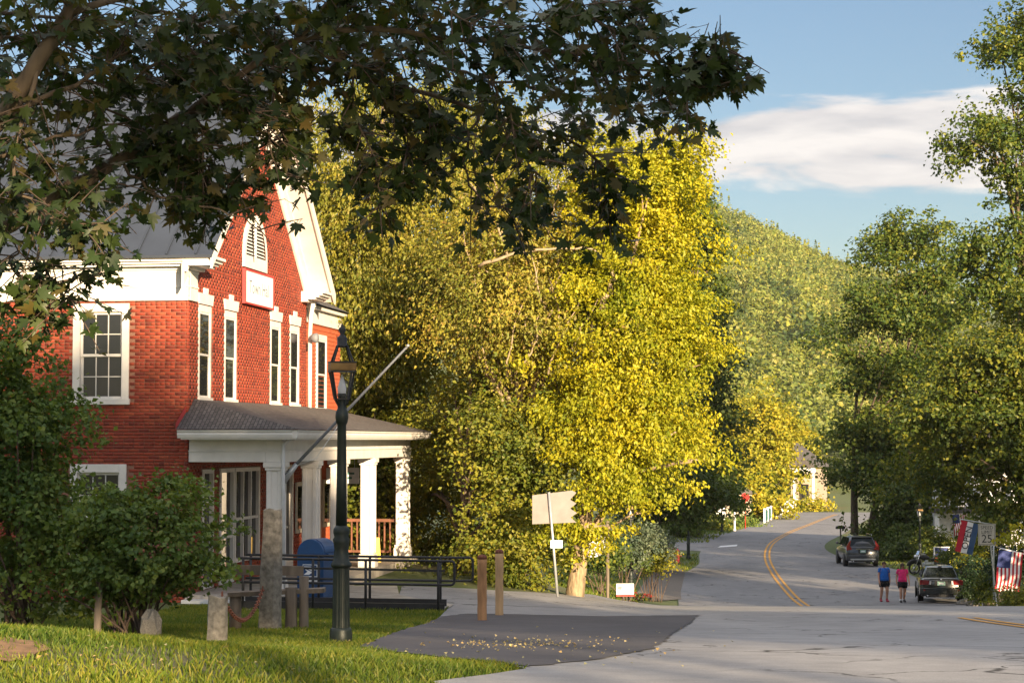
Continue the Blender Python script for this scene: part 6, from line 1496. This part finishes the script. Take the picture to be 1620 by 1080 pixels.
for bi, (pts, r0, r1) in enumerate(boughs + up_b):
    sp = smooth_path(pts); n_ = len(sp)
    for i in range(1, n_ - 1): sp[i] = sp[i] + Vector([rnd.uniform(-1, 1) * .018 for _ in range(3)])
    m_.tube([p_ - TB for p_ in sp], [r0 + (r1 - r0) * (i / (n_ - 1)) ** .8 for i in range(n_)], 7)
    upb = bi >= len(boughs)
    ln = sum((sp[i + 1] - sp[i]).length for i in range(n_ - 1)); nt_ = int(ln / (.036 if not upb else .2))
    for _ in range(nt_):
        t = rnd.random() ** .8; f_ = t * (n_ - 1); i = min(int(f_), n_ - 2); s0 = sp[i].lerp(sp[i + 1], f_ - i)
        if bi == 0 and t < .12: continue
        dr = (sp[i + 1] - sp[i]).normalized(); side = Vector((rnd.gauss(0, 1), rnd.gauss(0, .8), rnd.gauss(-.10, .8)))
        side = (side - dr * side.dot(dr)).normalized(); L = rnd.uniform(.12, .46) * (1.1 - .35 * t)
        e_ = s0 + (dr * .55 + side * .8).normalized() * L + Vector((0, 0, -.12 * L))
        qx = 810 + F * e_.x / e_.y; qy = 695 - F * e_.z / e_.y
        if 372 < qx < 560 and qy > 335 + .25 * (qx - 372) and rnd.random() < .9: continue
        q_ = [p_ - TB for p_ in bez(s0, e_, Vector((0, 0, .05 * L)), 4)]; tw.tube(q_, [.0045, .004, .003, .002], 4, cap=False)
        for kk in range(rnd.randint(4, 8)):
            tt = rnd.uniform(.25, 1.0); c = s0.lerp(e_, tt); pd = Vector((rnd.gauss(0, 1), rnd.gauss(0, 1), rnd.gauss(-.45, .5))).normalized()
            sz = rnd.uniform(.055, .112); pe = c + pd * rnd.uniform(.03, .08)
            nrm = Vector((rnd.gauss(0, .55), rnd.gauss(-.35, .55), rnd.gauss(.6, .5))).normalized()
            qx = 810 + F * pe.x / pe.y; qy = 695 - F * pe.z / pe.y
            if 372 < qx < 560 and qy > 335 + .25 * (qx - 372): continue      # bare twig ends here
            leaves.append((pe, nrm, pd + Vector((0, 0, -.5)), sz)); 
            if kk < 3: tw.tube([c - TB, pe - TB], .0016, 3, cap=False)
m_.build('trunk', 'bark', MP); tw.build('twigs', 'twig', MP)
half = [(.0, -.08), (.10, -.10), (.30, -.16), (.24, -.02), (.42, .10), (.52, .30), (.34, .28), (.24, .24), (.30, .46), (.22, .52), (.12, .44), (.10, .66), (.0, .92)]
shape = np.array(half + [(-x, y) for x, y in half[-2:0:-1]]); nS = len(shape)
def maple_verts(curl):
    x, y = shape[:, 0], shape[:, 1]; return np.stack([x, y, .28 * np.abs(x) * curl - .22 * (y - .1) ** 2 * (1.2 - curl)], 1)
def basis(nrm, td):
    nrm = unit(nrm); y = unit(td - nrm * (td * nrm).sum(1, keepdims=True)); x = np.cross(y, nrm); return x, y, nrm
big = sorted(range(len(leaves)), key=lambda i: -leaves[i][3] * (1 if -40 < 810 + F * leaves[i][0].x / leaves[i][0].y < 1250 and (695 - F * leaves[i][0].z / leaves[i][0].y) > 10 else 0))
sel = set(big[:300]); lm = []
for cv in (.4, .7, 1.0, 1.3, .1):
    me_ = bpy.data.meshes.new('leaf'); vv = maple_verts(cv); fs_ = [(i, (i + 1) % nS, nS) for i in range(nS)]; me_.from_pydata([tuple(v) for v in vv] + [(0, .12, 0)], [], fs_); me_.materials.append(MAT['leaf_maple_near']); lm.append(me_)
for i in sel:
    p_, nr, td, sz = leaves[i]; o = bpy.data.objects.new('leaf', lm[i % 5]); COL.objects.link(o); o.parent = MP
    x, y, z = basis(np.array([nr[:]]), np.array([td[:]])); Mx = Matrix((Vector(x[0]), Vector(y[0]), Vector(z[0]))).transposed()
    o.location = p_ - TB; o.rotation_euler = Mx.to_euler(); o.scale = (sz, sz, sz)
rest = [l for i, l in enumerate(leaves) if i not in sel]
Pn = np.array([l[0][:] for l in rest]) - np.array(TB); x, y, z = basis(np.array([l[1][:] for l in rest]), np.array([l[2][:] for l in rest])); S = np.array([l[3] for l in rest])
cv = rng.uniform(.1, 1.3, len(rest)); base = np.concatenate([shape, [[0, .12]]])
bx_, by_ = base[:, 0], base[:, 1]; bz_ = .28 * np.abs(bx_)[None] * cv[:, None] - .22 * ((by_ - .1) ** 2)[None] * (1.2 - cv)[:, None]
V_ = Pn[:, None] + S[:, None, None] * (bx_[None, :, None] * x[:, None] + by_[None, :, None] * y[:, None] + bz_[:, :, None] * z[:, None])
fi = np.array([(i, (i + 1) % nS, nS) for i in range(nS)]); Fc = (np.arange(len(rest))[:, None, None] * (nS + 1) + fi[None]).reshape(-1, 3)
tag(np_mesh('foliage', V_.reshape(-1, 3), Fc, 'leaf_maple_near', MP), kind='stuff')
print('maple leaves', len(leaves), 'tris', sum(len(m.polygons) for m in bpy.data.meshes))

# ================================================================== thin evening haze
m = bpy.data.materials.new('haze'); m.use_nodes = True; n = m.node_tree; n.nodes.clear()
pv = n.nodes.new('ShaderNodeVolumePrincipled'); pv.inputs['Color'].default_value = (.90, .92, .95, 1); pv.inputs['Density'].default_value = .00007; pv.inputs['Anisotropy'].default_value = .1
mo_ = n.nodes.new('ShaderNodeOutputMaterial'); n.links.new(pv.outputs[0], mo_.inputs['Volume']); MAT['haze'] = m
tag(MB().box(-3800, 3800, -3800, 3800, -12, 125).build('haze', 'haze'), 'thin pale evening haze over the whole valley', 'haze', kind='stuff')
